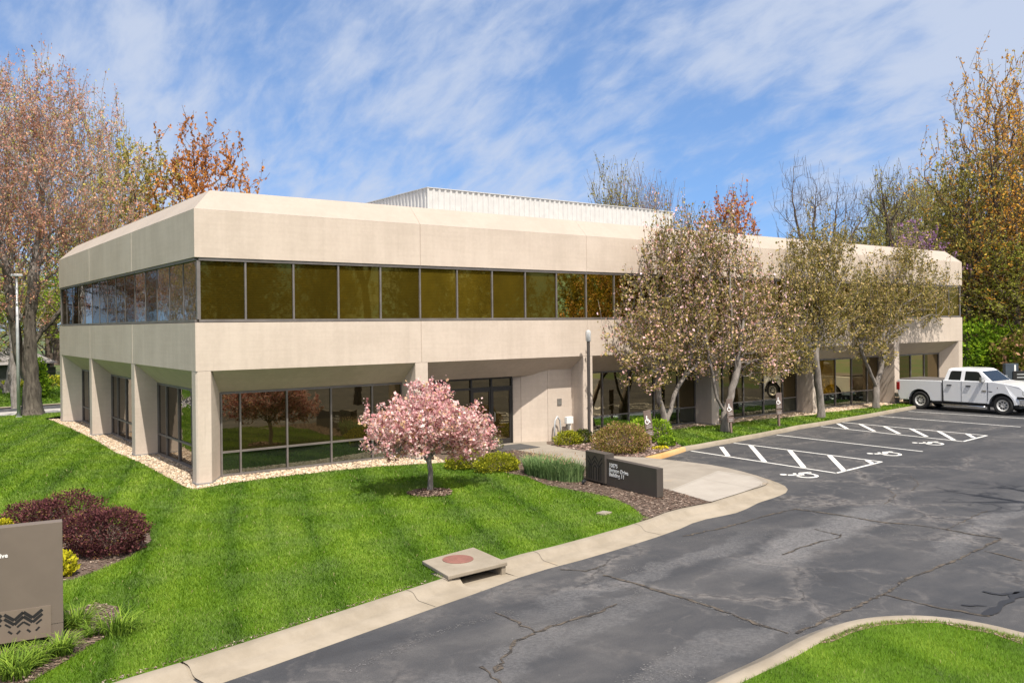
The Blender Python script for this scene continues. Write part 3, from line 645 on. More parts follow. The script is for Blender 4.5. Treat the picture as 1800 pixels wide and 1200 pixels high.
sign_bed = gp([(-60, 1090), (112, 1075), (170, 1060), (205, 1065), (222, 1100), (170, 1128), (95, 1175), (30, 1210), (-60, 1250)], ZL)
barb_bed = gp([(-60, 960), (20, 925), (90, 900), (262, 935), (266, 950), (235, 975), (180, 1000), (130, 1018), (60, 1030), (-60, 1050)], ZL)
gravel_left_bed = gravel_l+gravel_f+[(8.0, -0.6), (8.6, 1.0), (0.9, 1.0), (0.9, 23.2), (-0.35, 24.0)]
gravel_right_bed = gravel_r+[(47, -0.2), (47, 1.0), (15.3, 1.0), (15.3, -0.1)]
isl_dirt = gp([(1440, 1130), (1453, 1122), (1510, 1099.5), (1560, 1092), (1633, 1091), (1717, 1102), (1797, 1122), (1797, 1132), (1740, 1112), (1700, 1106), (1650, 1094), (1600, 1095), (1545, 1099), (1500, 1111), (1460, 1129)], ZL)
poly_sheet('mulch_bed', [(6.9, -1.6), (8.4, -4.3), (10.6, -3.2), (14.2, -1.2), (15.2, -0.8), (15.2, 1.3), (6.9, 1.3)], ZL-0.004, 'mulch_soil')['kind'] = 'structure'
poly_sheet('mulch_bed', mulch_a, ZL+0.012, 'mulch_soil')['kind'] = 'structure'
poly_sheet('mulch_bed', mulch_b, ZL+0.004, 'mulch_soil')['kind'] = 'structure'
for nm, pl in (('mulch_ring', ring_poly), ('sign_bed', sign_bed), ('shrub_bed', barb_bed), ('dirt_strip', isl_dirt)):
    poly_sheet(nm, pl, ZL+0.006, 'dirt' if nm == 'dirt_strip' else 'mulch_soil')['kind'] = 'structure'
poly_sheet('gravel_bed', gravel_left_bed, ZL+0.004, 'gravel_bed')['kind'] = 'structure'
poly_sheet('gravel_bed', gravel_right_bed, ZL+0.008, 'gravel_bed')['kind'] = 'structure'
poly_sheet('walkway', walk_poly, ZL+0.016, 'walk_concrete')['kind'] = 'structure'
ramp_px = [(1178, 862), (1262, 828), (1322, 838), (1340, 846), (1338, 853), (1318, 862), (1249, 883)]
poly_sheet('walkway_ramp', smooth_line(gp(ramp_px[:2], ZL)+smooth_line(gp(ramp_px[2:], ZL), 1), 0), ZL+0.022, 'walk_new')['kind'] = 'structure'
def strip_on(name, px, width, z, mat, jag=0.0, pix=True, widths=None):
    P = np.array(gp(px, z) if pix else px)
    if jag:
        Q = []
        for a, b in zip(P[:-1], P[1:]):
            nseg = max(2, int(np.linalg.norm(b-a)/0.12))
            for q in range(nseg): Q.append(a+(b-a)*q/nseg+RNG.normal(0, jag, 2)*(0 < q))
        Q.append(P[-1]); P = np.array(Q)
    T = np.gradient(P, axis=0); T /= np.maximum(np.linalg.norm(T, axis=1), 1e-9)[:, None]; Nn = np.stack([T[:, 1], -T[:, 0]], 1)
    wv = np.full(len(P), width) if not jag else width*(0.35+1.3*RNG.random(len(P)))
    if widths is not None: wv = np.interp(np.linspace(0, 1, len(P)), np.linspace(0, 1, len(widths)), widths)
    V = np.concatenate([np.c_[P+Nn*wv[:, None]/2, np.full(len(P), z)], np.c_[P-Nn*wv[:, None]/2, np.full(len(P), z)]]); n = len(P)
    F = np.array([(i, i+n, i+n+1, i+1) for i in range(n-1)])
    return V, F
def strips(name, items, z, mat):
    Vs = []; Fs = []; b = 0
    for it in items:
        V, F = strip_on(name, z=z, mat=mat, **it); Vs.append(V); Fs.append(F+b); b += len(V)
    me = np_mesh(name, np.concatenate(Vs), np.concatenate(Fs)); o = link(name, me, mat); o['kind'] = 'structure'; return o
strips('walkway_joint', [dict(px=[(1178, 862), (1262, 828)], width=0.025), dict(px=[(1100, 838), (1190, 808)], width=0.015), dict(px=[(995, 812), (1062, 801)], width=0.015),
       dict(px=[(1262, 828), (1322, 838), (1340, 846), (1338, 853)], width=0.02), dict(px=[(1190, 833), (1262, 846), (1325, 857)], width=0.012)], ZL+0.028, 'joint')
# painted stall lines, hatching and wheelchair symbols
ln = lambda a, b, wd=0.105: dict(px=[a, b], width=wd)
items = [ln((1215, 792), (1470, 831)), ln((1290, 778), (1550, 811)), ln((1470, 831), (1550, 811)), ln((1365, 764), (1622, 793)),
         ln((1443, 749), (1693, 775.5)), ln((1481, 742), (1735, 765)), ln((1693, 775.5), (1735, 765)), ln((1546, 731), (1794, 750)), ln((1597, 722.5), (1830, 737)),
         ln((1268, 785), (1280, 801), .17), ln((1319, 782), (1344, 811), .17), ln((1388, 791), (1413, 821), .17), ln((1458, 800), (1484, 827), .17), ln((1524, 808.5), (1534, 814), .17),
         ln((1473, 744), (1489, 753), .17), ln((1512, 745), (1537, 757.5), .17), ln((1555, 749), (1581, 762), .17), ln((1601, 753), (1629, 767), .17), ln((1650, 757.5), (1677, 773), .17), ln((1700, 762), (1712, 769), .17)]
strips('stall_lines', items, ZA+0.006, 'road_paint')
def wheelchair(name, x, y, sc, ang, mat, z, parent=None, upright=None):
    """access symbol: head, back, seat, leg, wheel arc; local axes u right, v up"""
    mb = MB(); th = 0.15
    def bar(a, b, wd=th):
        a = np.array(a); b = np.array(b); t = (b-a)/np.linalg.norm(b-a); n = np.array((-t[1], t[0]))*wd/2
        mb.add([(*q, 0) for q in (a+n, b+n, b-n, a-n)], [(0, 1, 2, 3)])
    mb.add([(0.02+0.10*math.cos(a), 0.92+0.10*math.sin(a), 0) for a in np.linspace(0, 2*math.pi, 14, endpoint=False)], [tuple(range(14))])
    bar((-0.02, 0.80), (0.02, 0.42)); bar((0.0, 0.60), (0.26, 0.60), .09); bar((0.02, 0.42), (0.30, 0.42)); bar((0.30, 0.44), (0.42, 0.14)); bar((0.40, 0.15), (0.52, 0.19), .09)
    rr = []; 
    for a in np.linspace(R_(118), R_(352), 16):
        for r in (0.335, 0.235): rr.append((-0.0+r*math.cos(a), 0.30+r*math.sin(a), 0))
    mb.add(rr, [(2*i, 2*i+1, 2*i+3, 2*i+2) for i in range(15)])
    me = bpy.data.meshes.new(name); me.from_pydata(mb.v, [], mb.f)
    mw = upright if upright is not None else Matrix.Translation((x, y, z)) @ Matrix.Rotation(ang, 4, 'Z') @ Matrix.Diagonal((sc*1.2, sc, sc, 1))
    me.transform(mw); bm = bmesh.new(); bm.from_mesh(me); bmesh.ops.recalc_face_normals(bm, faces=bm.faces)
    bm.to_mesh(me); bm.free(); return link(name, me, mat, parent)
for (hx, hy), (fx, fy) in (((1372, 834), (1437, 836)), ((1525, 797), (1583, 798)), ((1604, 778), (1658, 780))):
    A = onz(hx, hy, ZA); B = onz(fx, fy, ZA)
    v = (A-B)[:2]; Lh = np.linalg.norm(v); ang = math.atan2(v[1], v[0])-math.pi/2
    wheelchair('wheelchair_symbol', B[0], B[1], Lh/1.0, ang, 'road_paint', ZA+0.006)['kind'] = 'structure'
# cracks, tar and stains in the asphalt
cr = lambda *p, wd=0.05: dict(px=list(p), width=wd, jag=0.02)
strips('asphalt_crack', [cr((1200, 1050), (1262, 1070), (1352, 1102), (1385, 1112), wd=.06), cr((1400, 1112), (1470, 1080), (1553, 1044), (1600, 1014), (1640, 1000), (1700, 975), (1758, 946), wd=.05),
  cr((1553, 1044), (1640, 1065), (1740, 1082), wd=.05), cr((1375, 974), (1405, 962), (1432, 954), (1475, 944), (1478, 938), wd=.035), cr((1432, 929), (1450, 934), (1478, 940), wd=.05),
  cr((1400, 894), (1480, 905), (1550, 917), (1610, 922), (1665, 930), (1720, 940), (1760, 945), wd=.06), cr((1200, 942), (1290, 922), (1345, 906), (1400, 893), wd=.045),
  cr((870, 1075), (905, 1090), (940, 1110), wd=.05), cr((940, 1110), (1000, 1090), (1055, 1075), (1085, 1060), wd=.05), cr((880, 1165), (870, 1180), (890, 1150), (905, 1125), (940, 1112), wd=.05),
  cr((1665, 930), (1700, 912), (1735, 897), wd=.025), cr((1600, 835), (1615, 850), (1603, 862), wd=.02), cr((1560, 858), (1575, 870), (1555, 885), wd=.02),
  cr((985, 1000), (1030, 1003), (1065, 992), wd=.035), cr((1060, 1010), (1130, 1028), (1200, 1050), wd=.05), cr((845, 1170), (880, 1200), wd=.05), cr((1730, 967), (1800, 985), wd=.04)], ZA+0.010, 'crack_dark')
def speckle_strip(items):
    P = []; S = []
    for px, wd, n in items:
        G_ = np.array(gp(px, ZA)); seg = np.linalg.norm(np.diff(G_, axis=0), axis=1); cum = np.r_[0, np.cumsum(seg)]
        t = RNG.random(n)*cum[-1]; X = np.interp(t, cum, G_[:, 0]); Y = np.interp(t, cum, G_[:, 1])
        P.append(np.c_[X, Y]+RNG.normal(0, wd/2, (n, 2))); S.append(0.006+0.022*RNG.random(n)**2)
    P = np.concatenate(P); S = np.concatenate(S); n = len(P); a = RNG.random(n)*6.28
    U = np.stack([np.cos(a), np.sin(a), 0*a], 1)*S[:, None]; W = np.stack([-np.sin(a), np.cos(a), 0*a], 1)*S[:, None]*.5
    C = np.c_[P, ZA+.0045+.002*RNG.random(n)]
    V = np.stack([C-U, C+W, C+U*.8, C-W*.8], 1).reshape(-1, 3)
    o = link('asphalt_scuff', np_mesh('asphalt_scuff', V, np.arange(n*4).reshape(-1, 4)), 'asphalt_pale'); o['kind'] = 'structure'
speckle_strip([([(880, 1075), (940, 1107), (1000, 1092), (1090, 1060)], .16, 520), ([(1030, 1015), (1130, 1040), (1090, 1062)], .16, 420), ([(600, 1180), (700, 1140), (800, 1100), (900, 1075)], .12, 500),
  ([(1130, 1180), (1190, 1140), (1240, 1150)], .12, 260), ([(1100, 1200), (1170, 1180), (1220, 1190)], .2, 400), ([(1200, 1050), (1262, 1071), (1352, 1103), (1385, 1113)], .14, 500),
  ([(1400, 1110), (1470, 1079), (1553, 1043), (1600, 1013), (1640, 999), (1700, 974)], .14, 700), ([(1400, 894), (1480, 905), (1550, 917), (1660, 930), (1760, 945)], .14, 600), ([(985, 1000), (1120, 1000), (1220, 985)], .3, 500),
  ([(1230, 950), (1330, 935), (1450, 932), (1560, 930), (1690, 945)], .7, 1400), ([(1600, 830), (1612, 850), (1600, 865)], .1, 120), ([(870, 1180), (905, 1125)], .12, 200)])
strips('wet_stain', [dict(px=[(1728, 1038), (1760, 1044), (1792, 1040)], width=.06, jag=.02), dict(px=[(1800, 1038), (1782, 1047), (1770, 1056), (1757, 1066), (1745, 1073), (1728, 1080)], width=.13, jag=.03),
  dict(px=[(1690, 1062), (1735, 1064)], width=.04, jag=.015)], ZA+0.013, 'wet_stain')

# loose cover on the beds: one object each
def scatter_quads(name, poly, n, size, mat, z, excl=(), flat=0.5, elong=2.0):

    pa = np.array(poly); lo = np.maximum(pa.min(0), (-14, -32)); hi = np.minimum(pa.max(0), (50, 26)); P = np.zeros((0, 2))
    tries = 0
    while len(P) < n and tries < 60:
        tries += 1
        Q = lo+RNG.random((60000, 2))*(hi-lo); Q = Q[inside(Q, poly)]
        for e in excl: Q = Q[~inside(Q, e)]
        P = np.concatenate([P, Q])
    P = P[:n]; s = size*(0.5+RNG.random(n)); a = RNG.random(n)*2*math.pi; tl = (RNG.random((n, 2))-.5)*flat
    U = np.stack([np.cos(a), np.sin(a), tl[:, 0]], 1)*s[:, None]*elong/2; W = np.stack([-np.sin(a), np.cos(a), tl[:, 1]], 1)*s[:, None]/2
    C = np.c_[P, z+s*0.25+0.01*RNG.random(n)]
    V = np.stack([C-U-W*.6, C+U-W, C+U*.9+W*.8, C-U+W], 1).reshape(-1, 3); F = np.arange(n*4).reshape(-1, 4)
    o = link(name, np_mesh(name, V, F, RNG.random(n)), mat); o['kind'] = 'stuff'; return o
def scatter_stones(name, poly, n, size, mat, z, excl=()):

    pa = np.array(poly); lo = np.maximum(pa.min(0), (-14, -32)); hi = np.minimum(pa.max(0), (50, 26)); P = np.zeros((0, 2))
    tries = 0
    while len(P) < n and tries < 60:
        tries += 1
        Q = lo+RNG.random((60000, 2))*(hi-lo); Q = Q[inside(Q, poly)]
        for e in excl: Q = Q[~inside(Q, e)]
        P = np.concatenate([P, Q])
    P = P[:n]; s = size*(0.5+RNG.random(n)); a = RNG.random(n)*2*math.pi; ca, sa = np.cos(a), np.sin(a)
    base = np.array([(1, 0, .1), (.1, .75, 0), (-.95, .1, .15), (0, -.7, .05), (.1, .05, .62)])
    V = np.empty((n, 5, 3))
    for i, b in enumerate(base):
        j = 1+0.35*(RNG.random((n, 3))-.5); q = b*j
        V[:, i, 0] = P[:, 0]+(q[:, 0]*ca-q[:, 1]*sa)*s/2; V[:, i, 1] = P[:, 1]+(q[:, 0]*sa+q[:, 1]*ca)*s/2; V[:, i, 2] = z+q[:, 2]*s/2
    b = np.arange(n)*5; F = np.concatenate([np.stack([b+i, b+(i+1) % 4, b+4], 1) for i in range(4)])
    o = link(name, np_mesh(name, V.reshape(-1, 3), F, np.tile(RNG.random(n), 4)), mat); o['kind'] = 'stuff'; return o
scatter_stones('gravel', gravel_left_bed, 13000, 0.075, 'pebble', ZL+0.004)
scatter_stones('gravel', gravel_right_bed, 9000, 0.085, 'pebble', ZL+0.008)
scatter_quads('mulch_chips', mulch_a, 9000, 0.030, 'mulch_chip', ZL+0.012, (walk_poly,))
scatter_quads('mulch_chips', ring_poly, 1800, 0.032, 'mulch_chip', ZL+0.008, flat=1.0)
scatter_quads('mulch_chips', mulch_b, 4000, 0.045, 'mulch_pink', ZL+0.006, (walk_poly,))
scatter_quads('mulch_chips', barb_bed, 3500, 0.026, 'mulch_chip', ZL+0.008)
scatter_quads('mulch_chips', sign_bed, 3000, 0.022, 'mulch_chip', ZL+0.008)
scatter_quads('fallen_leaves', isl_dirt, 260, 0.014, 'mulch_pink', ZL+0.010, flat=.8)
kerb_litter = [tuple(q) for q in dense[icr-30:i0]]+[tuple(q+np.array((-0.03, 0.10))) for q in dense[icr-30:i0][::-1]]
scatter_quads('fallen_leaves', kerb_litter, 700, 0.014, 'mulch_pink', ZL+0.01, flat=.8)
EXC = (ring_poly, sign_bed, barb_bed, slab)
front_zone = gp([(-300, 1400), (0, 1000), (0, 850), (345, 850), (600, 820), (800, 806), (1150, 900), (900, 1000), (350, 1180)], ZL)
blades('grass', lawn_poly, 330000, 0.050, 0.0095, 13.0, EXC)
blades('grass', isl_poly, 90000, 0.055, 0.0065, 9.0, (isl_dirt,))
blades('grass', right_lawn, 26000, 0.065, 0.014, 24.0)
blades('grass', isl_dirt, 2500, 0.045, 0.006, 9.0)

# ------------------------------------------------------------------ the office building
FX = [0, 7.62, 15.24, 22.86, 30.48, 38.10, 45.50]; LYs = [0, 7.60, 15.20, 22.80]; LX, LY = FX[-1], LYs[-1]
ZB, ZS, ZH, ZV, ZT, INS = 3.15, 4.57, 6.49, 7.90, 8.58, 0.68
off = empty('office_building', (0, 0, 0), 0, 'two storey beige concrete office building with ribbons of bronze glass and a sloped parapet', 'office building')
FACES = {'f': (lambda s, d: (s, d), FX), 'l': (lambda s, d: (d, s), LYs), 'r': (lambda s, d: (LX-d, s), LYs), 'b': (lambda s, d: (s, LY-d), FX)}
G = 0.003
def panel(name, face, s0, s1, m0, m1, prof, mat):
    """concrete panel: prof [(depth, z)] closed section; mitred at building corners, small arris chamfer at joints"""
    fn = FACES[face][0]; ch = 0.020; rings = []
    def ring(s, inset_out, mitre, sgn):
        r = []
        for d, z in prof:
            dd = d
            ss = s+sgn*(d if mitre else 0)
            r.append((*fn(ss, dd+inset_out*(1 if d < 0.05 else 0)), z))
        return r
    if m0: rings.append(ring(s0, 0, True, 1))
    else: rings += [ring(s0+G, ch, False, 1), ring(s0+G+ch, 0, False, 1)]
    if m1: rings.append(ring(s1, 0, True, -1))
    else: rings += [ring(s1-G-ch, 0, False, 1), ring(s1-G, ch, False, 1)]
    return MB().loft(rings).build(name, mat, off)
SP = [(0, ZB), (0, ZS), (0.28, ZS+0.02), (0.28, ZB)]
PP = [(0, ZH), (0, ZV), (0.22, ZV), (0.22, ZH)]
CP = [(0, ZV+0.003), (INS, ZT), (INS+0.35, ZT), (INS+0.35, ZT-0.25), (0.26, ZV+0.003)]
for face in 'flrb':
    js = FACES[face][1]; n = len(js)-1
    for i in range(n):
        m0, m1 = i == 0, i == n-1
        panel('spandrel_panel', face, js[i], js[i+1], m0, m1, SP, 'concrete')
        panel('parapet_panel', face, js[i], js[i+1], m0, m1, PP, 'concrete')
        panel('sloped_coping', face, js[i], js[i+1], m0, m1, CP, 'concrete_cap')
MB().box(0.8, 0.8, 8.1, LX-0.8, LY-0.8, 8.2).build('roof', 'roof_membrane', off)
# corrugated roof screen
px0, py0, px1, py1, pz0, pz1 = 11.53, 6.0, 26.7, 14.0, 8.2, 10.3
mb = MB()
def corr(a, b):
    a = np.array(a); b = np.array(b); Ln = np.linalg.norm(b-a); t = (b-a)/Ln; nn = np.array((t[1], -t[0])); n = int(Ln/0.29); pts = []
    for i in range(n):
        for fr, dp in ((0, 0), (0.30, 0), (0.42, 0.045), (0.88, 0.045)): pts.append(a+t*Ln*(i+fr)/n-nn*dp)
    pts.append(b)
    for p, q in zip(pts[:-1], pts[1:]): mb.quad((*p, pz0), (*q, pz0), (*q, pz1), (*p, pz1))
for a, b in (((px0, py0), (px1, py0)), ((px1, py0), (px1, py1)), ((px1, py1), (px0, py1)), ((px0, py1), (px0, py0))): corr(a, b)
sc_o = mb.build('roof_screen', 'sheet_metal', off)
MB().box(px0-.02, py0-.02, pz1, px1+.02, py0+.06, pz1+.03).box(px0-.02, py0+.06, pz1, px0+.06, py1, pz1+.03).build('trim', 'sheet_metal', sc_o)
# upper ribbon windows
def fbox(mb, face, s0, s1, d0, d1, z0, z1):
    fn = FACES[face][0]; a = fn(s0, d0); b = fn(s1, d1)
    mb.box(min(a[0], b[0]), min(a[1], b[1]), z0, max(a[0], b[0]), max(a[1], b[1]), z1)
def fquad(face, s0, s1, d, z0, z1):
    fn = FACES[face][0]
    return MB().quad((*fn(s0, d), z0), (*fn(s1, d), z0), (*fn(s1, d), z1), (*fn(s0, d), z1))
GD = 0.11
for face, npane in (('f', 5), ('l', 5), ('r', 1), ('b', 1)):
    js = FACES[face][1]
    for i in range(len(js)-1):
        a, b = js[i], js[i+1]; first, last = i == 0, i == len(js)-2
        mb = MB(); s0 = a+(GD+0.02 if first else 0); s1 = b-(GD+0.02 if last else 0)
        q0, q1 = a+(0.04 if first else -0.027), b-(0.04 if last else 0.0275)
        fbox(mb, face, s0, s1, 0.03, 0.16, ZS+0.022, ZS+0.10); fbox(mb, face, s0, s1, 0.03, 0.16, ZH-0.09, ZH-0.002)
        for kq in range(npane):
            s = a+(b-a)*kq/npane; s = s if kq or not first else a+0.13
            wq = 0.028 if not (kq == 0 and first) else 0.05
            if face == 'l': wq *= .7
            fbox(mb, face, s-wq, s+wq, 0.05 if face != 'l' else 0.095, 0.155, ZS+0.10, ZH-0.09)
        if last: fbox(mb, face, b-0.18, b-0.08, 0.05, 0.155, ZS+0.10, ZH-0.09)
        wo = mb.build('window', 'anodized', off)
        for kq in range(npane):
            p0_, p1_ = a+(b-a)*kq/npane, a+(b-a)*(kq+1)/npane
            if first and kq == 0: p0_ = a+GD
            if last and kq == npane-1: p1_ = b-GD
            fquad(face, p0_, p1_, GD+RNG.normal(0, .0005), ZS+0.06, ZH-0.05).build('pane', 'glass_front' if face == 'f' else 'glass_side', wo)
# ground floor: columns, soffits, storefront
DF, DL, ZHD, ZRL, ZSL = 0.95, 0.80, 2.43, 0.58, -0.10
ZG = -0.40
def col_poly(name, poly):
    o = MB().prism(poly, ZG, ZB-0.004).build(name, 'concrete', off, bevel=0.012, seg=1)
    c = np.mean(poly, axis=0); pl = [tuple(c+(np.array(q)-c)*(1+0.02/np.linalg.norm(np.array(q)-c))) for q in poly]
    MB().prism(pl, ZG, ZL+0.06).build('base_flashing', 'flashing', o)
for x in FX[1:-1]: col_poly('column', [(x-0.25, 0.003), (x+0.25, 0.003), (x+0.27, DF+0.1), (x-0.27, DF+0.1)])
for y in LYs[1:-1]: col_poly('column', [(0.003, y-0.25), (DL+0.1, y-0.27), (DL+0.1, y+0.27), (0.003, y+0.25)])
for y in LYs[1:-1]: col_poly('column', [(LX-0.003, y-0.25), (LX-0.003, y+0.25), (LX-DL-0.1, y+0.27), (LX-DL-0.1, y-0.27)])
col_poly('corner_column', [(0.06, 0.003), (0.44, 0.003), (1.02, DF+0.05), (DL+0.05, DF+0.05), (DL+0.05, 0.95), (0.003, 0.42), (0.003, 0.06)])
col_poly('corner_column', [(LX-0.003, 0.003), (LX-0.003, 0.42), (LX-DL-.05, 1.0), (LX-1.02, DF+0.05), (LX-0.44, 0.003)])
col_poly('corner_column', [(0.003, LY-0.003), (0.003, LY-0.62), (DL+0.05, LY-1.35), (DL+0.05, LY-1.3), (1.2, LY-0.003)])
MB().box(0.4, LY-0.9, ZG, LX-0.4, LY-0.6, ZB).build('rear_wall', 'concrete', off)
def soffit(face, s0, s1, D, k0=0.0, k1=0.0):
    fn0 = FACES[face][0]; r = []
    for s, kk in ((s0, k0), (s1, k1)):
        fn = lambda q, d, kk=kk: fn0(q+kk*max(d, 0.25), d)
        r.append([(*fn(s, 0.012), ZB-0.001), (*fn(s, D), ZHD), (*fn(s, D+0.3), ZHD), (*fn(s, D+0.3), ZB+0.1), (*fn(s, 0.25), ZB-0.001)])
    MB().loft(r).build('soffit', 'concrete', off)
def storefront(face, s0, s1, D, bounds, zh=ZHD, gm=('glass_ground', 'glass_low'), rail=True, amber=False):
    mb = MB()
    fbox(mb, face, s0, s1, D-0.04, D+0.07, ZL-0.1, ZSL); fbox(mb, face, s0, s1, D-0.03, D+0.07, zh-0.06, zh-0.002)
    if rail: fbox(mb, face, s0, s1, D-0.028, D+0.06, ZRL-0.03, ZRL+0.03)
    for q in bounds: fbox(mb, face, q-0.026, q+0.026, D-0.035, D+0.065, ZSL, zh-0.06)
    wo = mb.build('storefront_window', 'anodized', off)
    for a, b in zip(bounds[:-1], bounds[1:]):
        fquad(face, a, b, D+0.02, ZRL if rail else ZSL, zh-0.03).build('pane', 'glass_lit_room' if amber and a < 35 else gm[0], wo)
        if rail: fquad(face, a, b, D+0.0205, ZSL, ZRL).build('lower_pane', gm[1], wo)
for i in range(6):
    a, b = FX[i], FX[i+1]; s0 = a+(0.44 if i == 0 else 0.25); s1 = b-(0.44 if i == 5 else 0.25)
    soffit('f', s0-0.1, s1+0.1, DF, .60 if i == 0 else 0, -.60 if i == 5 else 0)
    if i == 1: continue
    e0, e1 = a+(1.03 if i == 0 else 0.28), b-(1.03 if i == 5 else 0.28)
    storefront('f', e0-.03, e1+.03, DF, [e0]+[q for q in (a+1.62, a+3.14, a+4.67, a+6.19) if e0+.3 < q < e1-.3]+[e1], amber=(i == 4))
for i in range(3):
    a, b = LYs[i], LYs[i+1]; e0, e1 = a+(1.0 if i == 0 else 0.28), b-(1.35 if i == 2 else 0.28)
    soffit('l', a+(0.32 if i == 0 else .15), b-0.15, DL, .62 if i == 0 else 0); soffit('r', a+(0.32 if i == 0 else .15), b-0.15, DL, .62 if i == 0 else 0)
    storefront('l', e0-.03, e1+.03, DL, [e0]+[q for q in (a+1.62, a+3.14, a+4.67, a+6.19) if e0+.3 < q < e1-.3]+[e1], gm=('glass_side', 'glass_side'))
    storefront('r', e0-.03, e1+.03, DL, [e0, e1])
# entrance recess in the second bay
def wall_seg(name, pts, z0, z1, th=0.12):
    P = [np.array(q, float) for q in pts]; poly = []
    for a, b in zip(P[:-1], P[1:]):
        t = (b-a)/np.linalg.norm(b-a); nn = np.array((-t[1], t[0]))*th
        MB().prism([tuple(a), tuple(b), tuple(b+nn), tuple(a+nn)], z0, z1).build(name, 'concrete', off)
EY, ED = 0.70, 1.20
for pl in ([(15.05, EY), (13.745, EY)], [(13.73, EY+.003), (12.71, 1.08)], [(12.70, 1.084), (12.33, 1.32)]): wall_seg('entrance_wall', pl[::-1], ZG, ZHD+0.30)
MB().box(7.9, DF+0.305, ZHD-0.001, 15.0, 2.0, ZHD+0.2).build('entrance_soffit', 'concrete', off)
mb = MB(); xs = [7.94, 9.2, 10.45, 11.37, 12.34]
mb.box(7.9, ED-.03, ZHD-.08, 12.36, ED+.07, ZHD-.003)
for q in xs: mb.box(q-.035, ED-.035, ZL, q+.035, ED+.065, ZHD-.08)
mb.box(7.9, ED-.028, 1.98, 12.36, ED+.06, 2.06)
ef = mb.build('entrance_glazing', 'bronze_dark', off)
for a, b in zip(xs[:-1], xs[1:]):
    MB().quad((a, ED+.02, 2.02), (b, ED+.02, 2.02), (b, ED+.02, ZHD-.05), (a, ED+.02, ZHD-.05)).build('pane', 'glass_ground', ef)
for a, b in ((7.94, 9.2), (9.2, 10.45)): MB().quad((a, ED+.0204, ZL), (b, ED+.0204, ZL), (b, ED+.0204, 2.02), (a, ED+.0204, 2.02)).build('pane', 'glass_ground', ef)
for a, b, hx in ((10.485, 11.335, 11.25), (11.405, 12.305, 11.49)):
    mb = MB(); mb.box(a, ED-.01, ZL+.02, a+.07, ED+.04, 1.975); mb.box(b-.07, ED-.01, ZL+.02, b, ED+.04, 1.975); mb.box(a+.07, ED-.01, 1.88, b-.07, ED+.04, 1.975); mb.box(a+.07, ED-.01, ZL+.02, b-.07, ED+.04, ZL+.22)
    dr = mb.build('door', 'bronze_dark', off)
    MB().quad((a+.07, ED+.016, ZL+.22), (b-.07, ED+.016, ZL+.22), (b-.07, ED+.016, 1.88), (a+.07, ED+.016, 1.88)).build('pane', 'glass_ground', dr)
    MB().tube([(hx, ED-.012, 0.72), (hx, ED-.07, 0.74), (hx, ED-.07, 1.08), (hx, ED-.012, 1.10)], .014).build('handle', 'chrome_dull', dr)
pp = onz(983, 706, 0); d = ray(983, 706); t = (EY-CAM[1])/d[1]; P = CAM+d*t
MB().box(P[0]-.11, EY-.03, P[2]-.13, P[0]+.11, EY-.001, P[2]+.13).build('wall_plaque', 'plaque_grey', off, bevel=.008)
for pn in [o for o in off.children if o.name.startswith('wall_plaque')]: pn['label'] = 'small grey plaque on the entrance wall'

# ------------------------------------------------------------------ trees
def skeleton(rng, stems, att, step=0.35, bf=0.45, up=0.8, curve=0.35, jit=0.05, maxr=None):
    """stems: list of polylines (first one starts at the root; others start on node index given as int);
    att: attraction points; returns nodes, parents"""
    nodes = []; par = []; pl = []
    def addline(pts, parent):
        pts = [np.array(p, float) for p in pts]
        last = parent
        for i in range(len(pts)-1):
            a, b = pts[i], pts[i+1]; n = max(1, int(np.linalg.norm(b-a)/step))
            for q in range(0 if (i == 0 and last < 0) else 1, n+1):
                if q == 0 and i > 0: continue
                p = a+(b-a)*q/n; nodes.append(p+(rng.normal(0, jit*0.4, 3) if q < n else 0)); par.append(last)
                pl.append((pl[last]+np.linalg.norm(p-nodes[last])) if last >= 0 else 0.0); last = len(nodes)-1
        return last
    for s in stems:
        if isinstance(s[0], int):
            addline([nodes[s[0]]]+list(s[1:]), s[0])
        elif not nodes: addline(s, -1)
        else:
            a = np.array(s[0]); j = int(np.argmin(np.linalg.norm(np.array(nodes)-a, axis=1))); addline([nodes[j]]+list(s[1:]), j)
    nst = len(nodes); S0 = np.array(nodes)
    zmin = S0[:, 2].min()+0.42*(S0[:, 2].max()-S0[:, 2].min())
    dd = np.array([np.min(np.linalg.norm(S0-a, axis=1)) for a in att])
    cap = nst+len(att)*12+2000; A = np.zeros((cap, 3)); A[:nst] = S0; PL = np.zeros(cap); PL[:nst] = pl; cnt = nst
    OKN = np.ones(cap, bool); OKN[:nst] = S0[:, 2] > zmin
    parL = list(par)
    for k in np.argsort(dd):
        p = att[k]; D = p-A[:cnt]; d = np.linalg.norm(D, axis=1)
        cost = d+bf*PL[:cnt]+up*np.maximum(0, A[:cnt, 2]-p[2]+0.25*d)+1e3*(~OKN[:cnt])
        j = int(np.argmin(cost)); L0 = d[j]
        if L0 < 0.05: continue
        pd = A[j]-A[parL[j]] if parL[j] >= 0 else np.array((0, 0, 1.0)); pd = pd/max(np.linalg.norm(pd), 1e-6)
        c = A[j]+pd*L0*curve+D[j]*0.25; n = max(2, int(L0/step)); last = j
        for q in range(1, n+1):
            t = q/n; pt = A[j]*(1-t)**2+c*2*t*(1-t)+p*t*t
            if q < n: pt = pt+rng.normal(0, jit*min(1, L0), 3)
            A[cnt] = pt; PL[cnt] = PL[last]+L0/n; parL.append(last); last = cnt; cnt += 1
            if cnt >= cap-2: break
        if cnt >= cap-20: break
    return A[:cnt], np.array(parL[:cnt])
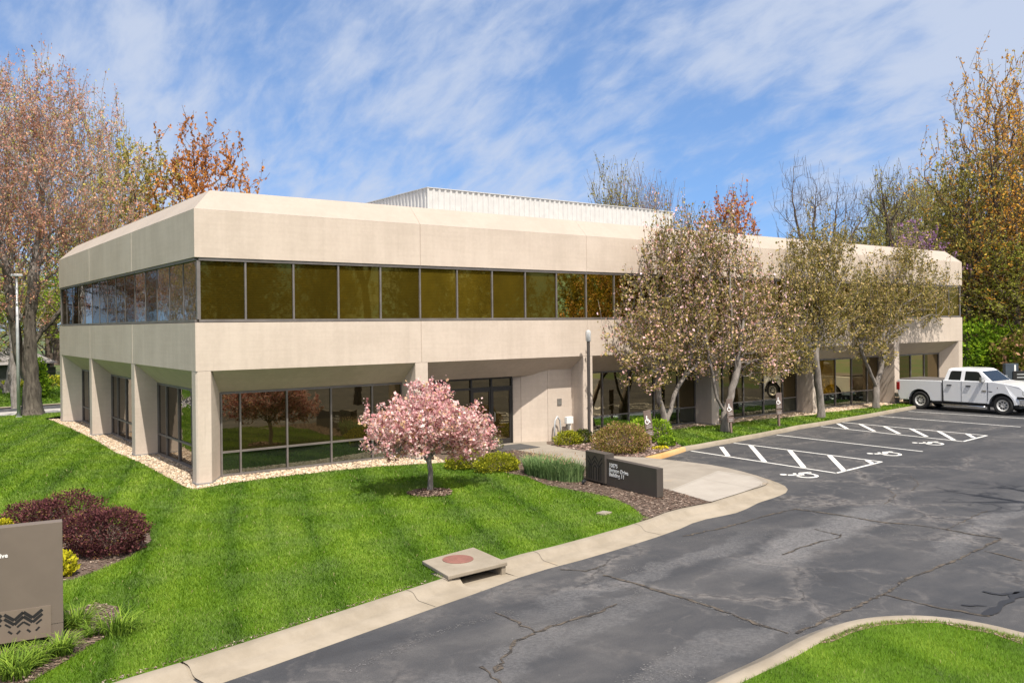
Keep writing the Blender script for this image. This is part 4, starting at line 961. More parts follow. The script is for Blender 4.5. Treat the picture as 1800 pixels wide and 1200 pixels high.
def radii(par, n, r_tip, r_base, e=2.35, cap_child=0.85):
    acc = np.zeros(n); kids = np.zeros(n, int)
    for i in range(n-1, -1, -1):
        if kids[i] == 0: acc[i] = 1.0
        if par[i] >= 0: acc[par[i]] += acc[i]; kids[par[i]] += 1
    r = acc**(1/e); r = (r-1)/(max(r.max()-1, 1e-6)); return r_tip+(r_base-r_tip)*r, kids
def tree_mesh(A, par, R, name, flare=0.0, z0=None):
    n = len(A); main = np.full(n, -1)
    for i in range(n-1, 0, -1):
        p = par[i]
        if p >= 0 and (main[p] < 0 or R[i] > R[main[p]]): main[p] = i
    Vs = []; Fs = []; vb = 0
    starts = [(0, -1)]+[(i, par[i]) for i in range(1, n) if main[par[i]] != i]
    for s, p in starts:
        ch = ([p] if p >= 0 else [])+[s]; i = s
        while main[i] >= 0: i = main[i]; ch.append(i)
        P = A[ch]; rr = R[ch].copy()
        if p >= 0: rr[0] = min(rr[0], rr[1]*1.15)
        k = 12 if rr.max() > .10 else (8 if rr.max() > .05 else (5 if rr.max() > 0.02 else 3))
        T = np.gradient(P, axis=0) if len(P) > 1 else np.array([[0, 0, 1.]]); T /= np.maximum(np.linalg.norm(T, axis=1), 1e-9)[:, None]
        ref = np.array((1.0, 0, 0)) if abs(T[0][0]) < .9 else np.array((0, 1.0, 0)); an = np.arange(k)*2*math.pi/k
        for q in range(len(P)):
            a = ref-T[q]*(ref@T[q]); a /= max(np.linalg.norm(a), 1e-9); b = np.cross(T[q], a); ref = a
            rq = rr[q]
            ring = np.outer(np.cos(an), a)+np.outer(np.sin(an), b)
            rv = np.full(k, rq)
            if k >= 8:
                rv = rq*(1+0.10*np.sin(an*3+q*0.25)+0.06*np.sin(an*5-q*.4))
                if flare and s == 0 and z0 is not None:
                    hgt = P[q][2]-z0; rv = rv*(1+flare*math.exp(-max(hgt, 0)/0.28)*(0.7+0.6*np.abs(np.sin(an*2.5+.7))))
            Vs.append(P[q]+ring*rv[:, None])
        m = len(P)
        for q in range(m-1):
            o = vb+q*k
            for i2 in range(k): Fs.append((o+i2, o+(i2+1) % k, o+k+(i2+1) % k, o+k+i2))
        vb += m*k
    return np_mesh(name, np.concatenate(Vs), np.array(Fs), None, True)
def leaf_mesh(rng, C, D, size, name, elong=1.5, tint=None, updir=0.0, fold=0.25):
    """rhombic leaves at C pointing roughly along D"""
    n = len(C); D = D/np.maximum(np.linalg.norm(D, axis=1), 1e-9)[:, None]
    s = size*(0.45+1.25*rng.random(n)**1.6); rnd = rng.normal(0, 1, (n, 3)); W = np.cross(D, rnd); W /= np.maximum(np.linalg.norm(W, axis=1), 1e-9)[:, None]
    Nn = np.cross(W, D); L2 = (s*elong/2)[:, None]; W2 = (s/2)[:, None]
    V = np.stack([C-D*L2, C+W*W2+Nn*W2*fold, C+D*L2, C-W*W2+Nn*W2*fold], 1).reshape(-1, 3)
    b = np.arange(n)*4; F = np.concatenate([np.stack([b, b+1, b+2], 1), np.stack([b, b+2, b+3], 1)])
    t = rng.random(n) if tint is None else tint
    return np_mesh(name, V, F, np.tile(t, 2))
def place_leaves(rng, A, par, kids, R, per, spread, rmax, tipbias=1.0):
    n = len(A); idx = np.where((R < rmax) & (par >= 0))[0]
    rep = rng.poisson(per, len(idx)); I = np.repeat(idx, rep); f = rng.random(len(I))[:, None]
    C = A[I]*(f)+A[par[I]]*(1-f)+rng.normal(0, spread, (len(I), 3)); D = (A[I]-A[par[I]])
    return C, D/np.maximum(np.linalg.norm(D, axis=1), 1e-9)[:, None], I
def ell(rng, n, c, r, pw=0.55, lump=None, zcut=None):
    """points in an ellipsoid, biased outwards"""
    out = []
    while len(out) < n:
        v = rng.normal(0, 1, 3); v /= np.linalg.norm(v); q = rng.random()**pw
        if lump is not None:
            l = 0.80+0.20*math.sin(v[0]*lump[0]+lump[1])*math.sin(v[1]*lump[0]+lump[2])+0.12*math.sin(v[2]*lump[0]*1.3+lump[1]*2); q *= l
        p = np.array(c)+np.array(r)*v*q
        if zcut is not None and p[2] < zcut: continue
        out.append(p)
    return np.array(out)
def make_tree(name, base, label, cat, seed, stems, env, n_att, r_base, bark_m, leaf_m, per=2.0, lsize=0.1, spread=0.08, r_tip=0.008, rmax=0.02,
              shoots=0, shoot_len=0.8, step=0.35, bf=0.4, up=0.8, elong=1.6, group=None, flare=0.35, tint_fn=None, jit=0.05, e=2.35, extra=None, shoot_leaf=None, curve=0.35):
    """a tree standing at base: children trunk (with its limbs and twigs) and crown; env in local coordinates"""
    rng = np.random.default_rng(seed)
    root = empty(name, tuple(base), 0, label, cat, group)
    att = np.concatenate([ell(rng, max(3, int(n_att*wt)), c, r, pw, lump, zc) for (c, r, pw, lump, zc, wt) in env])
    A, par = skeleton(rng, stems, att, step, bf, up, curve, jit)
    if shoots:
        S = []; SP = []
        kid = np.zeros(len(A), int); np.add.at(kid, par[par >= 0], 1)
        zt = A[:, 2]; w_ = (zt-zt.min())**1.5*(kid <= 1)+1e-9; w_ /= w_.sum(); ch = rng.choice(len(A), shoots, p=w_); nb = len(A)
        for j in ch:
            dv = np.array((rng.normal(0, .22), rng.normal(0, .22), 1.0)); l = shoot_len*(0.4+0.9*rng.random()); last = j
            for q in range(1, 4):
                S.append(A[j]+dv*l*q/3+rng.normal(0, .02, 3)); SP.append(last); last = nb+len(S)-1
        A = np.concatenate([A, np.array(S)]); par = np.concatenate([par, np.array(SP)])
    R, kids = radii(par, len(A), r_tip, r_base, e)
    link('trunk', tree_mesh(A, par, R, 'trunk', flare, A[0][2]), bark_m, root)
    if per > 0:
        C, D, I = place_leaves(rng, A, par, kids, R, per, spread, rmax)
        if extra: 
            C2 = extra(rng); C = np.concatenate([C, C2]); D = np.concatenate([D, rng.normal(0, 1, C2.shape)])
        D = D+rng.normal(0, 0.7, D.shape)
        t = rng.random(len(C)) if tint_fn is None else np.clip(tint_fn(rng, C), 0, 1)
        link('crown', leaf_mesh(rng, C, D, lsize, 'crown', elong, t), leaf_m, root)
    return root
def copy_tree(src, loc, rz, sc, label, group=None, crown_mat=None):
    r = src.copy(); COL.objects.link(r); r.location = loc; r.rotation_euler = (0, 0, rz); r.scale = sc; r['label'] = label
    if group: r['group'] = group
    for c in src.children:
        d = c.copy(); COL.objects.link(d); d.parent = r
        if crown_mat and c.name.startswith('crown'):
            d.material_slots[0].link = 'OBJECT'; d.material_slots[0].material = MATS[crown_mat]
    return r

# the pink blossoming tree on the front lawn
b = onz(757, 862, ZL); b[2] = ZL
make_tree('blossoming_tree', b, 'small round tree covered in pink blossom on the front lawn', 'tree', 5,
    [[(0, 0, -.05), (0.0, 0, .35), (-.02, .0, .72), (-.05, 0, 1.0)], [(-.04, 0, .85), (-.35, .1, 1.3), (-.7, .2, 1.6)], [(-.04, 0, .9), (.4, -.1, 1.3), (.8, -.2, 1.6)], [(-.03, 0, .95), (.0, .4, 1.4), (.1, .7, 1.8)], [(-.05, 0, .95), (.05, -.4, 1.4), (.15, -.6, 1.9)], [(-.05, 0, 1.0), (-.1, 0, 1.8), (-.1, 0, 2.4)]],
    [((-.10, 0, 1.95), (2.0, 1.8, 1.05), .45, (4.0, .4, 1.1), 0.78, .8), ((-1.1, 0, 1.55), (1.1, 1.0, .68), .45, None, .75, .2), ((1.05, -.2, 1.4), (1.15, 1.0, .6), .45, None, .7, .25), ((-.1, 0, 2.55), (.9, .9, .62), .5, None, None, .12)],
    1050, 0.068, 'bark_grey', 'blossom_pink', per=8.0, lsize=0.060, spread=0.045, r_tip=0.005, rmax=0.012, step=0.16, shoots=80, shoot_len=.26, elong=1.25, jit=.03)

# four crab apples along the front
CRAB = [((1172, 767), 'multi stemmed crab apple with pale trunks in a V, nearest the entrance', 'crab_leaf', 31),
        ((1275, 760), 'forked crab apple behind the second parking sign, second from the entrance', 'crab_leaf', 32),
        ((1443, 735), 'crab apple with a single pale bent trunk in front of the fourth ground floor bay', 'crab_green', 33),
        ((1541, 718), 'crab apple with a low Y fork standing behind the white pickup truck', 'crab_green', 34)]
crab_stems = {
 31: [[(0, 0, -.05), (-.05, 0, .5), (-.10, .05, .9)], [(-.08, .05, .7), (-.32, .1, 1.5), (-.38, .1, 2.3), (-.6, .2, 3.6), (-.9, .3, 5)], [(-.05, 0, .6), (.45, 0, 1.6), (.85, -.05, 2.2), (1.7, -.1, 2.8), (2.0, -.1, 4), (2.6, 0, 5.5)], [(.85, -.05, 2.2), (1.0, -.6, 3.4), (.7, -.8, 5)], [(-.38, .1, 2.3), (.1, .3, 3.5), (.4, .3, 5.5), (.5, .2, 7)]],
 32: [[(0, 0, -.05), (-.02, 0, .45), (0.02, 0, .8)], [(0.0, 0, .7), (-.42, .1, 1.5), (-.62, .1, 2.4), (-.9, .2, 3.8), (-.9, .2, 5.5)], [(0.02, 0, .75), (.35, -.05, 1.5), (.62, -.1, 2.4), (.75, -.1, 3.2), (1.1, -.1, 4.5), (1.3, 0, 6)], [(.62, -.1, 2.6), (.1, -.3, 3.9), (0, -.3, 6.5)]],
 33: [[(0, 0, -.05), (-.03, 0, .9), (-.22, 0, 1.9), (-.38, 0, 2.9), (-.30, 0, 3.7), (.1, 0, 4.6)], [(-.34, 0, 3.3), (-.9, .2, 4.5), (-1.6, .3, 5.8)], [(.05, 0, 4.5), (.7, -.2, 5.6), (1.5, -.3, 6.8)], [(.1, 0, 4.6), (0, .2, 6), (-.1, .2, 7.4)]],
 34: [[(0, 0, -.05), (-.02, 0, .6), (0.0, 0, 1.1)], [(-.01, 0, 1.0), (-.6, .05, 2.1), (-1.25, .1, 3.1), (-1.9, .1, 4.4), (-2.5, .1, 5.6)], [(0.0, 0, 1.05), (.45, 0, 2.0), (.75, -.05, 3.1), (1.2, -.1, 4.4), (2.2, -.2, 5.4), (4.2, -.3, 6.1)], [(.75, -.05, 3.1), (.9, .1, 4.8), (.8, .1, 6.8)], [(-1.25, .1, 3.1), (-.7, -.1, 4.6), (-.6, 0, 6.2)]]}
crab_env = {
 31: [((1.0, .0, 5.1), (4.2, 1.6, 3.3), .5, (3.5, .2, 1.4), 2.0, .62), ((-1.3, -.3, 3.7), (2.2, 1.2, 1.9), .5, None, 1.9, .26), ((2.6, -.2, 3.6), (2.2, 1.2, 1.5), .5, None, None, .15), ((.6, 0, 7.4), (2.3, 1.0, 1.5), .6, None, None, .18)],
 32: [((1.6, .3, 5.0), (4.3, 1.5, 3.3), .5, (3.5, 1.2, .4), 2.3, .65), ((2.8, .1, 3.1), (1.9, 1.2, 1.2), .5, None, 1.8, .2), ((-.4, .3, 7.6), (2.3, 1, 1.4), .6, None, None, .18)],
 33: [((.0, .1, 5.5), (4.3, 1.5, 3.1), .5, (3.5, 2.2, .4), 3.1, .75), ((-2.4, -.1, 3.3), (1.9, 1.0, 1.3), .5, None, 1.9, .16), ((.5, .1, 8.0), (2.4, 1, 1.3), .6, None, None, .15)],
 34: [((-.2, .0, 5.5), (5.6, 1.4, 3.1), .5, (3.5, .9, 2.4), 2.6, .75), ((5.2, -.1, 6.0), (3.6, 1.0, 1.9), .55, None, None, .26), ((-.2, 0, 3.3), (2.4, .9, 1.2), .5, None, 2.0, .1), ((3.2, 0, 7.9), (2.4, .8, 1.0), .6, None, None, .12)]}
for (q, lab, lm, sd_) in CRAB:
    b = onz(*q, ZL); b[2] = ZL
    make_tree('crab_apple_tree', b, lab, 'tree', sd_, crab_stems[sd_], crab_env[sd_], 1350, 0.165, 'bark_pale', lm, per=6.0, lsize=0.064, spread=0.075, r_tip=0.007, rmax=0.016,
              step=0.30, shoots=330, shoot_len=1.15, elong=1.5, group='crab apples along the front of the building', jit=.05, flare=.25, e=1.6)

# big trees at the left
def lin(a, b, n): return [tuple(np.array(a)+(np.array(b)-np.array(a))*i/n) for i in range(n+1)]
b = onz(57, 728, ZL); b[2] = float(zlawn(b[0], b[1]))
make_tree('maple_tree', b, 'tall twin trunked maple with red buds at the left corner of the building', 'tree', 41,
    [[(0, 0, -.1), (.0, 0, 1.4), (-.1, 0, 3.0), (-.1, 0, 4.8), (.2, 0, 8), (.6, 0, 12), (.8, 0, 16)], [(-.05, 0, 1.3), (-.55, .25, 3.0), (-.85, .3, 5.2), (-1.2, .3, 8.5), (-2.2, .3, 13)], [(-.1, 0, 3.6), (1.2, -.1, 5.4), (2.9, -.3, 7.3), (4.6, -.2, 9.6)], [(-.85, .3, 5.0), (-2.6, -.1, 6.0), (-4.5, -.3, 6.4)], [(-.6, .25, 3.4), (-2.3, -.3, 4.6), (-4.2, -.5, 5.2)], [(.2, 0, 8), (1.9, 0, 11), (3.0, 0, 14)]],
    [((.0, 0, 11.0), (7.2, 4.5, 7.2), .5, (3.0, .3, 1.3), 4.6, .7), ((.6, 0, 15.5), (4.4, 3, 3.6), .5, None, None, .25), ((-3.5, 0, 7), (3.2, 2, 2.2), .5, None, None, .12), ((3.4, 0, 9), (2.8, 2.5, 3), .5, None, None, .14)],
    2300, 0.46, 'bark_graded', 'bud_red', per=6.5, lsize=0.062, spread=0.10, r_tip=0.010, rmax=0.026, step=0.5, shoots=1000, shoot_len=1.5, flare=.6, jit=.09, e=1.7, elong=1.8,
    tint_fn=lambda rng, C: 0.45+0.3*rng.normal(0, 1, len(C))+0.10*(C[:, 0]/5))
rngW = random.Random(4)
def std_stems(h, spread, rng_):
    r = random.Random(rng_); st = [[(0, 0, -.3), (r.uniform(-.1, .1), 0, h*.18), (r.uniform(-.3, .3), r.uniform(-.3, .3), h*.42), (r.uniform(-.5, .5), r.uniform(-.4, .4), h*.8)]]
    for i in range(5):
        a = i*2*math.pi/5+r.uniform(-.4, .4); z = h*(.22+.06*i)
        st.append([(0, 0, z), (math.cos(a)*spread*.3, math.sin(a)*spread*.3, z+h*.13), (math.cos(a)*spread*.6, math.sin(a)*spread*.6, z+h*.28)])
    return st
HT_H = {}
def std_tree(name, base, lab, seed, h, spread, bark_m, leaf_m, n=520, per=2.2, lsize=.16, lump=3.0, z0=.24, shoots=0, group=None, r=.28, r_tip=.013, rmax=.03, shoot_len=1.4, tint_fn=None, top=True, e=1.7):
    env = [((0, 0, h*(.5+z0/2)), (spread, spread*.9, h*(.5-z0/2)), .5, (lump, seed*.7, seed*1.3), None, .8)]
    if top: env.append(((0, 0, h*.82), (spread*.55, spread*.5, h*.18), .6, None, None, .2))
    HT_H[seed] = h
    return make_tree(name, base, lab, 'tree', seed, std_stems(h, spread, seed), env, n, r, bark_m, leaf_m, per=per, lsize=lsize, spread=.085, r_tip=r_tip, rmax=rmax, step=.55, shoots=shoots, shoot_len=shoot_len, jit=.09, e=e, group=group, tint_fn=tint_fn, flare=.3)
def gz(x, y): return float(-1.25+2.2*sstep(58, 130, y)+1.05*sstep(36, 44, x)*(1-sstep(40, 60, y)))
def tree_at(px, top_y, depth, **k):
    """ground point and height of a tree whose top shows at (px, top_y) at a distance"""
    T = at_depth(px, top_y, depth); return (T[0], T[1], gz(T[0], T[1])), T[2]-gz(T[0], T[1])
HT = {}
bs, h = tree_at(178, 205, 66); t_olive = std_tree('budding_tree', bs, 'tall olive budding tree behind the twin trunked maple', 52, h, 6.8, 'bark_grey', 'bud_red', n=900, per=4.5, lsize=.085, shoots=420, tint_fn=lambda rng, C: 0.86+0.2*rng.normal(0, 1, len(C)))
bs, h = tree_at(232, 232, 60); t_spring = std_tree('spring_tree', bs, 'yellow green tree in new leaf left of the copper maple', 53, h, 5.6, 'bark_brown', 'leaf_olive', n=760, per=4.6, lsize=.115, shoots=160, tint_fn=lambda rng, C: 0.72+0.22*rng.normal(0, 1, len(C)))
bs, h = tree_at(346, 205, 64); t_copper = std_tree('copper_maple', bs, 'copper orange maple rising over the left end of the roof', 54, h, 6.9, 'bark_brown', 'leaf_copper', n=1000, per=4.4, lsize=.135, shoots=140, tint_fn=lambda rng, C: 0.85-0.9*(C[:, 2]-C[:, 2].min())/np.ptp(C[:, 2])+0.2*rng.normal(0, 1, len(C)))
bs, h = tree_at(20, 150, 60); copy_tree(t_olive, bs, 1.3, (1.0, 1.0, h/HT_H[52]), 'red budded tree at the left frame edge behind the light pole', crown_mat='bud_red')
bs, h = tree_at(85, 420, 84); copy_tree(t_spring, bs, 2.1, (1.2, 1.2, .62), 'low yellow green tree behind the grey roofed house', crown_mat='leaf_spring')
bs, h = tree_at(135, 300, 78); copy_tree(t_spring, bs, .4, (1.3, 1.3, .85), 'green tree behind the far end of the left facade', crown_mat='leaf_green')
bs, h = tree_at(30, 440, 92); copy_tree(t_spring, bs, 3.1, (1.3, 1.3, .7), 'broad green tree far behind the light pole', crown_mat='leaf_olive')
bs, h = tree_at(-20, 480, 80); copy_tree(t_spring, bs, 4.1, (1.2, 1.2, .6), 'green tree at the left edge beyond the street', crown_mat='leaf_green')
for i_, (px_, ty_, dp_, mt_, lab_) in enumerate(((-15, 470, 112, 'leaf_olive', 'hazy olive tree far beyond the house at the left frame edge'), (48, 500, 118, 'leaf_spring', 'distant yellow green tree directly behind the ridge of the grey roofed house'),
        (100, 490, 110, 'leaf_olive', 'distant olive tree behind the right end of the grey roofed house'), (150, 500, 116, 'leaf_green', 'distant green tree hidden mostly by the left facade'))):
    bs, h = tree_at(px_, ty_, dp_); copy_tree(t_spring, bs, i_*1.4, (1.9, 1.9, h/HT_H[53]), lab_, crown_mat=mt_)
# multi stemmed bare tree across the street
b = onz(12, 694, -0.75); b[2] = -0.95
make_tree('multi_stem_tree', b, 'pale three stemmed tree across the street left of the light pole', 'tree', 57,
    [[(0, 0, -.1), (.0, 0, .5)], [(0, 0, .4), (-.9, 0, 1.6), (-1.7, 0, 3.2), (-2.2, 0, 5.5)], [(0, 0, .45), (.2, 0, 1.6), (.5, .1, 3.5), (.7, 0, 6)], [(.0, 0, .5), (.75, 0, 1.5), (.8, 0, 3), (1.4, .2, 5)]],
    [((-.2, 0, 6.2), (4.0, 2.5, 3.4), .5, None, None, 1)], 260, .30, 'bark_grey', 'leaf_olive', per=1.6, lsize=.12, r_tip=.012, rmax=.03, step=.45)

# trees behind the roof
bs, h = tree_at(1082, 308, 88); std_tree('budding_tree', bs, 'thin budding tree with upright twigs left of the roof screen end', 61, h, 5.0, 'bark_twig', 'leaf_olive', n=420, per=2.6, lsize=.10, shoots=420, shoot_len=2.6, z0=.3)
bs, h = tree_at(1140, 322, 92); std_tree('bare_tree', bs, 'bare brown tree with upright twigs behind the roof screen end', 62, h, 6.0, 'bark_twig', 'bud_red', n=420, per=1.4, lsize=.08, shoots=560, shoot_len=2.6, z0=.3)
bs, h = tree_at(1283, 322, 78); std_tree('red_maple', bs, 'coral red maple rising behind the roof over the crab apples', 63, h, 4.2, 'bark_brown', 'leaf_redmaple', n=480, per=3.6, lsize=.13, shoots=140, z0=.4)
# big bare tree with dark forks
bs, h = tree_at(1440, 278, 80)
make_tree('bare_tree', bs, 'leafless dark forked tree against the sky behind the roof', 'tree', 64,
    [[(0, 0, -.3), (.1, 0, 3), (-.2, 0, 6)], [(-.1, 0, 5), (-1.6, .3, 9), (-2.6, .4, 12.5), (-3.4, .5, 15.5), (-3.4, .4, 18.5)], [(-.2, 0, 6), (2.0, -.3, 9.5), (4.2, -.8, 13), (6.4, -1.2, 15.5)], [(-1.6, .3, 9), (-.6, .2, 13), (-.2, .2, 17)], [(2.0, -.3, 9.5), (1.8, -.3, 13), (2.2, -.5, 17.5)], [(-2.6, .4, 12.5), (-5.4, .8, 14.8)]],
    [((-2.8, .4, 14.5), (3.4, 1.8, 4.6), .6, None, None, .5), ((3.8, -.8, 14.2), (3.8, 2, 3.8), .6, None, None, .5), ((0.2, 0, 15.5), (2.6, 1.6, 3), .6, None, None, .3)],
    460, .30, 'bark_brown', 'bud_red', per=0, r_tip=.010, step=.6, jit=.10, e=1.55, shoots=420, shoot_len=1.3, bf=.25)
bs, h = tree_at(1552, 300, 72)
t_forked = make_tree('bare_tree', bs, 'dark bent bare tree left of the purple redbud behind the roof', 'tree', 65,
    [[(0, 0, -.3), (.2, 0, 4), (.6, 0, 8), (1.3, 0, 10.2), (.6, 0, 13.2), (-.4, 0, 16)], [(1.0, 0, 9.2), (2.6, -.2, 11.2), (5.2, -.5, 11.9)], [(.9, 0, 12), (2.4, .1, 14.2)], [(.6, 0, 13), (-2, .2, 14.8)]],
    [((1.0, 0, 14.0), (4.2, 2.4, 3.6), .6, None, None, 1)], 360, .26, 'bark_brown', 'leaf_olive', per=.7, lsize=.09, r_tip=.010, step=.6, jit=.10, e=1.55, shoots=300, shoot_len=1.3, bf=.3)
# woods: a few kinds, each tree its own thing
bs, h = tree_at(1600, 318, 86); w_grey = std_tree('woodland_tree', bs, 'grey green twiggy tree just right of the leafless forked tree', 71, h, 6.8, 'bark_grey', 'leaf_olive', n=1000, per=2.6, lsize=.11, shoots=320, group='trees of the wood at the right', z0=.2, tint_fn=lambda rng, C: .7+.2*rng.normal(0, 1, len(C)))
bs, h = tree_at(1614, 378, 60); std_tree('redbud_tree', bs, 'purple flowering redbud showing just above the right end of the roof', 72, h, 4.0, 'bark_brown', 'redbud', n=520, per=4.0, lsize=.10, z0=.3)
bs, h = tree_at(1752, 88, 66); w_orange = std_tree('oak_tree', bs, 'tallest tree, orange and gold new leaf, at the right edge', 73, h, 8.6, 'bark_brown', 'leaf_orange', n=1000, per=2.7, lsize=.105, shoots=420, z0=.14, r=.36, tint_fn=lambda rng, C: .48+.26*rng.normal(0, 1, len(C)))
bs, h = tree_at(1700, 262, 66); w_olive = std_tree('woodland_tree', bs, 'dense olive green tree left of the tallest orange tree', 74, h, 6.4, 'bark_brown', 'leaf_olive', n=1100, per=4.2, lsize=.12, shoots=200, group='trees of the wood at the right', z0=.12)
WOODS = [(1648, 300, 92, w_grey, 'leaf_olive', 'grey twiggy tree high above the redbud'), (1520, 395, 84, w_olive, 'leaf_olive', 'low olive tree between the leafless forked tree and the bent bare tree'),
    (1805, 130, 72, w_orange, 'leaf_orange', 'orange leaved tree cut by the right edge behind the tallest one'), (1785, 330, 64, w_orange, 'leaf_orange', 'shorter rust orange tree in front of the tallest tree at the right edge'),
    (1700, 390, 70, w_orange, 'leaf_orange', 'rust coloured tree right of the building corner'), (1740, 330, 74, w_olive, 'leaf_spring', 'yellow green tree deep in the wood behind the orange ones'),
    (1830, 250, 66, w_olive, 'leaf_olive', 'olive tree at the right edge deep in the wood'), (1665, 350, 78, w_olive, 'leaf_olive', 'olive tree behind the building corner at the roof line'),
    (1790, 420, 62, w_olive, 'leaf_spring', 'yellow green tree low in the wood at the right edge'), (1575, 370, 90, w_grey, 'leaf_spring', 'pale green twiggy tree behind the bent bare tree'), (1730, 430, 84, w_olive, 'leaf_spring', 'yellow green low tree behind the bright undergrowth'),
    (1470, 400, 96, w_grey, 'leaf_olive', 'low twiggy tree behind the leafless forked tree'), (1860, 300, 92, w_olive, 'leaf_olive', 'olive tree furthest right beyond the dark sign'), (1560, 345, 100, w_olive, 'leaf_spring', 'pale yellow green tree far behind the bent bare tree'), (1625, 300, 104, w_grey, 'leaf_olive', 'tall thin twiggy tree far behind the redbud'), (1690, 310, 74, w_orange, 'leaf_olive', 'olive gold tree just right of the building corner'), (1735, 460, 66, w_orange, 'leaf_orange', 'low copper tree over the bright green bushes'), (1780, 200, 76, w_grey, 'leaf_orange', 'twiggy orange tree left of the right frame edge')]
for i, (px_, ty, dp, src, mt, lab) in enumerate(WOODS):
    bs, h = tree_at(px_, ty, dp); h0 = {w_grey: HT_H[71], w_olive: HT_H[74], w_orange: HT_H[73]}[src]
    copy_tree(src, bs, 1.1*i+.5, (0.95, .95, h/h0), lab, 'trees of the wood at the right', mt)
def shrub(name, base, lab, cat, seed, blobs, n, lsize, leaf_m, elong=1.5, pw=.28, group=None, up=.4, stems=True, tint_fn=None, tight=0.0):
    """a shrub: stems fanning from the base and leaves filling lumpy domes"""
    rng = np.random.default_rng(seed); root = empty(name, tuple(base), 0, lab, cat, group)
    Cs = []; Ds = []
    tot = sum(r[0]*r[1]+r[0]*r[2]+r[1]*r[2] for c, r in blobs); mb = MB()
    for c, r in blobs:
        m = int(n*(r[0]*r[1]+r[0]*r[2]+r[1]*r[2])/tot); c = np.array(c); r = np.array(r)
        v = rng.normal(0, 1, (m, 3)); v /= np.linalg.norm(v, axis=1)[:, None]
        q = rng.random(m)**pw*(1+0.10*np.sin(v[:, 0]*7+seed)*np.sin(v[:, 1]*6+2*seed)+0.07*np.sin(v[:, 2]*9+seed*3)+0.04*rng.normal(0, 1, m))
        p = c+r*v*q[:, None]; k = p[:, 2] > 0.02
        for c2, r2 in blobs:
            if c2 is c: continue
            k &= (np.sum(((p-np.array(c2))/np.array(r2))**2, axis=1) > 0.35)
        Cs.append(p[k]); Ds.append((v*np.array((1, 1, .8))+np.array((0, 0, up)))[k])
        for i in range(10):
            a = rng.random()*2*math.pi; e_ = c+r*np.array((math.cos(a)*.6, math.sin(a)*.6, .3+.4*rng.random()))
            s0 = np.array((c[0]+rng.normal(0, r[0]*.15), c[1]+rng.normal(0, r[1]*.15), -.04)); mb.tube([s0, (s0+e_)/2+rng.normal(0, .03, 3), e_], [.014, .010, .005], 5)
    C = np.concatenate(Cs); D = np.concatenate(Ds)+rng.normal(0, .55, (sum(len(x) for x in Cs), 3))
    t = rng.random(len(C)) if tint_fn is None else np.clip(tint_fn(rng, C), 0, 1)
    mb.build('stem', 'bark_brown', root)
    link('foliage', leaf_mesh(rng, C, D, lsize, 'foliage', elong, t), leaf_m, root); return root
def pbase(x, y, z=ZL): q = onz(x, y, z); return (q[0], q[1], z)
# undergrowth beside the far end of the building
US = [(1728, 690, 62, 4.6, 3.0, 'leaf_green', 'bright green bush touching the right end of the building'), (1775, 690, 62, 3.9, 2.8, 'leaf_green', 'bright green bush behind the truck cab'), (1748, 680, 68, 6.0, 3.0, 'leaf_spring', 'tall yellow green bush behind the bright green one'),
      (1805, 690, 60, 3.6, 2.4, 'spirea', 'brown green brush behind the dark sign'), (1795, 640, 72, 6.5, 2.8, 'leaf_orange', 'orange leaved brush above the dark sign'), (1722, 640, 74, 7.5, 2.8, 'leaf_spring', 'olive brush showing beside the second floor corner'), (1830, 650, 70, 6.5, 3.2, 'leaf_olive', 'olive brush at the right frame edge')]
for i, (x_, y_, dp, hh, rr, mt, lab) in enumerate(US):
    q = at_depth(x_, y_, dp); shrub('bush', (q[0], q[1], gz(q[0], q[1])), lab, 'bush', 80+i, [((0, 0, hh*.5), (rr, rr, hh*.55)), ((rr*.6, -.5, hh*.35), (rr*.6, rr*.6, hh*.35)), ((-rr*.5, .4, hh*.6), (rr*.6, rr*.6, hh*.4))], 5200, .17, mt, pw=.4, group='undergrowth at the edge of the wood')

# shrubs near the building and the signs
B = pbase(188, 974); shrub('barberry_shrub', B, 'largest clipped burgundy barberry on the lawn at the lower left', 'shrub', 101, [((0, 0, .46), (.72, .66, .50)), ((.20, .1, .42), (.64, .56, .46)), ((-.32, .2, .48), (.56, .5, .42))], 20000, .026, 'barberry', 1.7, .15, 'burgundy barberries')
B = pbase(122, 934); shrub('barberry_shrub', B, 'burgundy barberry half hidden behind the largest one', 'shrub', 102, [((0, 0, .45), (.75, .65, .50)), ((-.5, .2, .38), (.5, .45, .38))], 11000, .026, 'barberry', 1.7, .22, 'burgundy barberries')
B = pbase(52, 928); shrub('barberry_shrub', B, 'low burgundy barberry above the left edge of the brown sign', 'shrub', 103, [((0, 0, .30), (.62, .5, .33)), ((.45, 0, .26), (.4, .4, .28))], 7000, .026, 'barberry', 1.7, .22, 'burgundy barberries')
B = pbase(112, 1012); shrub('gold_shrub', B, 'yellow gold shrub beside the brown sign', 'shrub', 104, [((0, 0, .22), (.24, .24, .26))], 1500, .042, 'gold_shrub', 1.6, .25, up=.8)
B = pbase(6, 940); shrub('gold_shrub', B, 'yellow gold shrub tip at the left frame edge above the sign', 'shrub', 105, [((0, 0, .16), (.22, .22, .2))], 900, .042, 'gold_shrub', 1.6, .25, up=.8)
B = pbase(826, 822); shrub('yew_hedge', B, 'left clipped yellow green hedge mound beside the pink tree', 'hedge', 106, [((0, 0, .24), (.72, .50, .34)), ((-.36, .1, .18), (.46, .44, .30))], 11000, .028, 'yew', 1.7, .2, 'clipped hedge mounds by the walkway', up=.7)
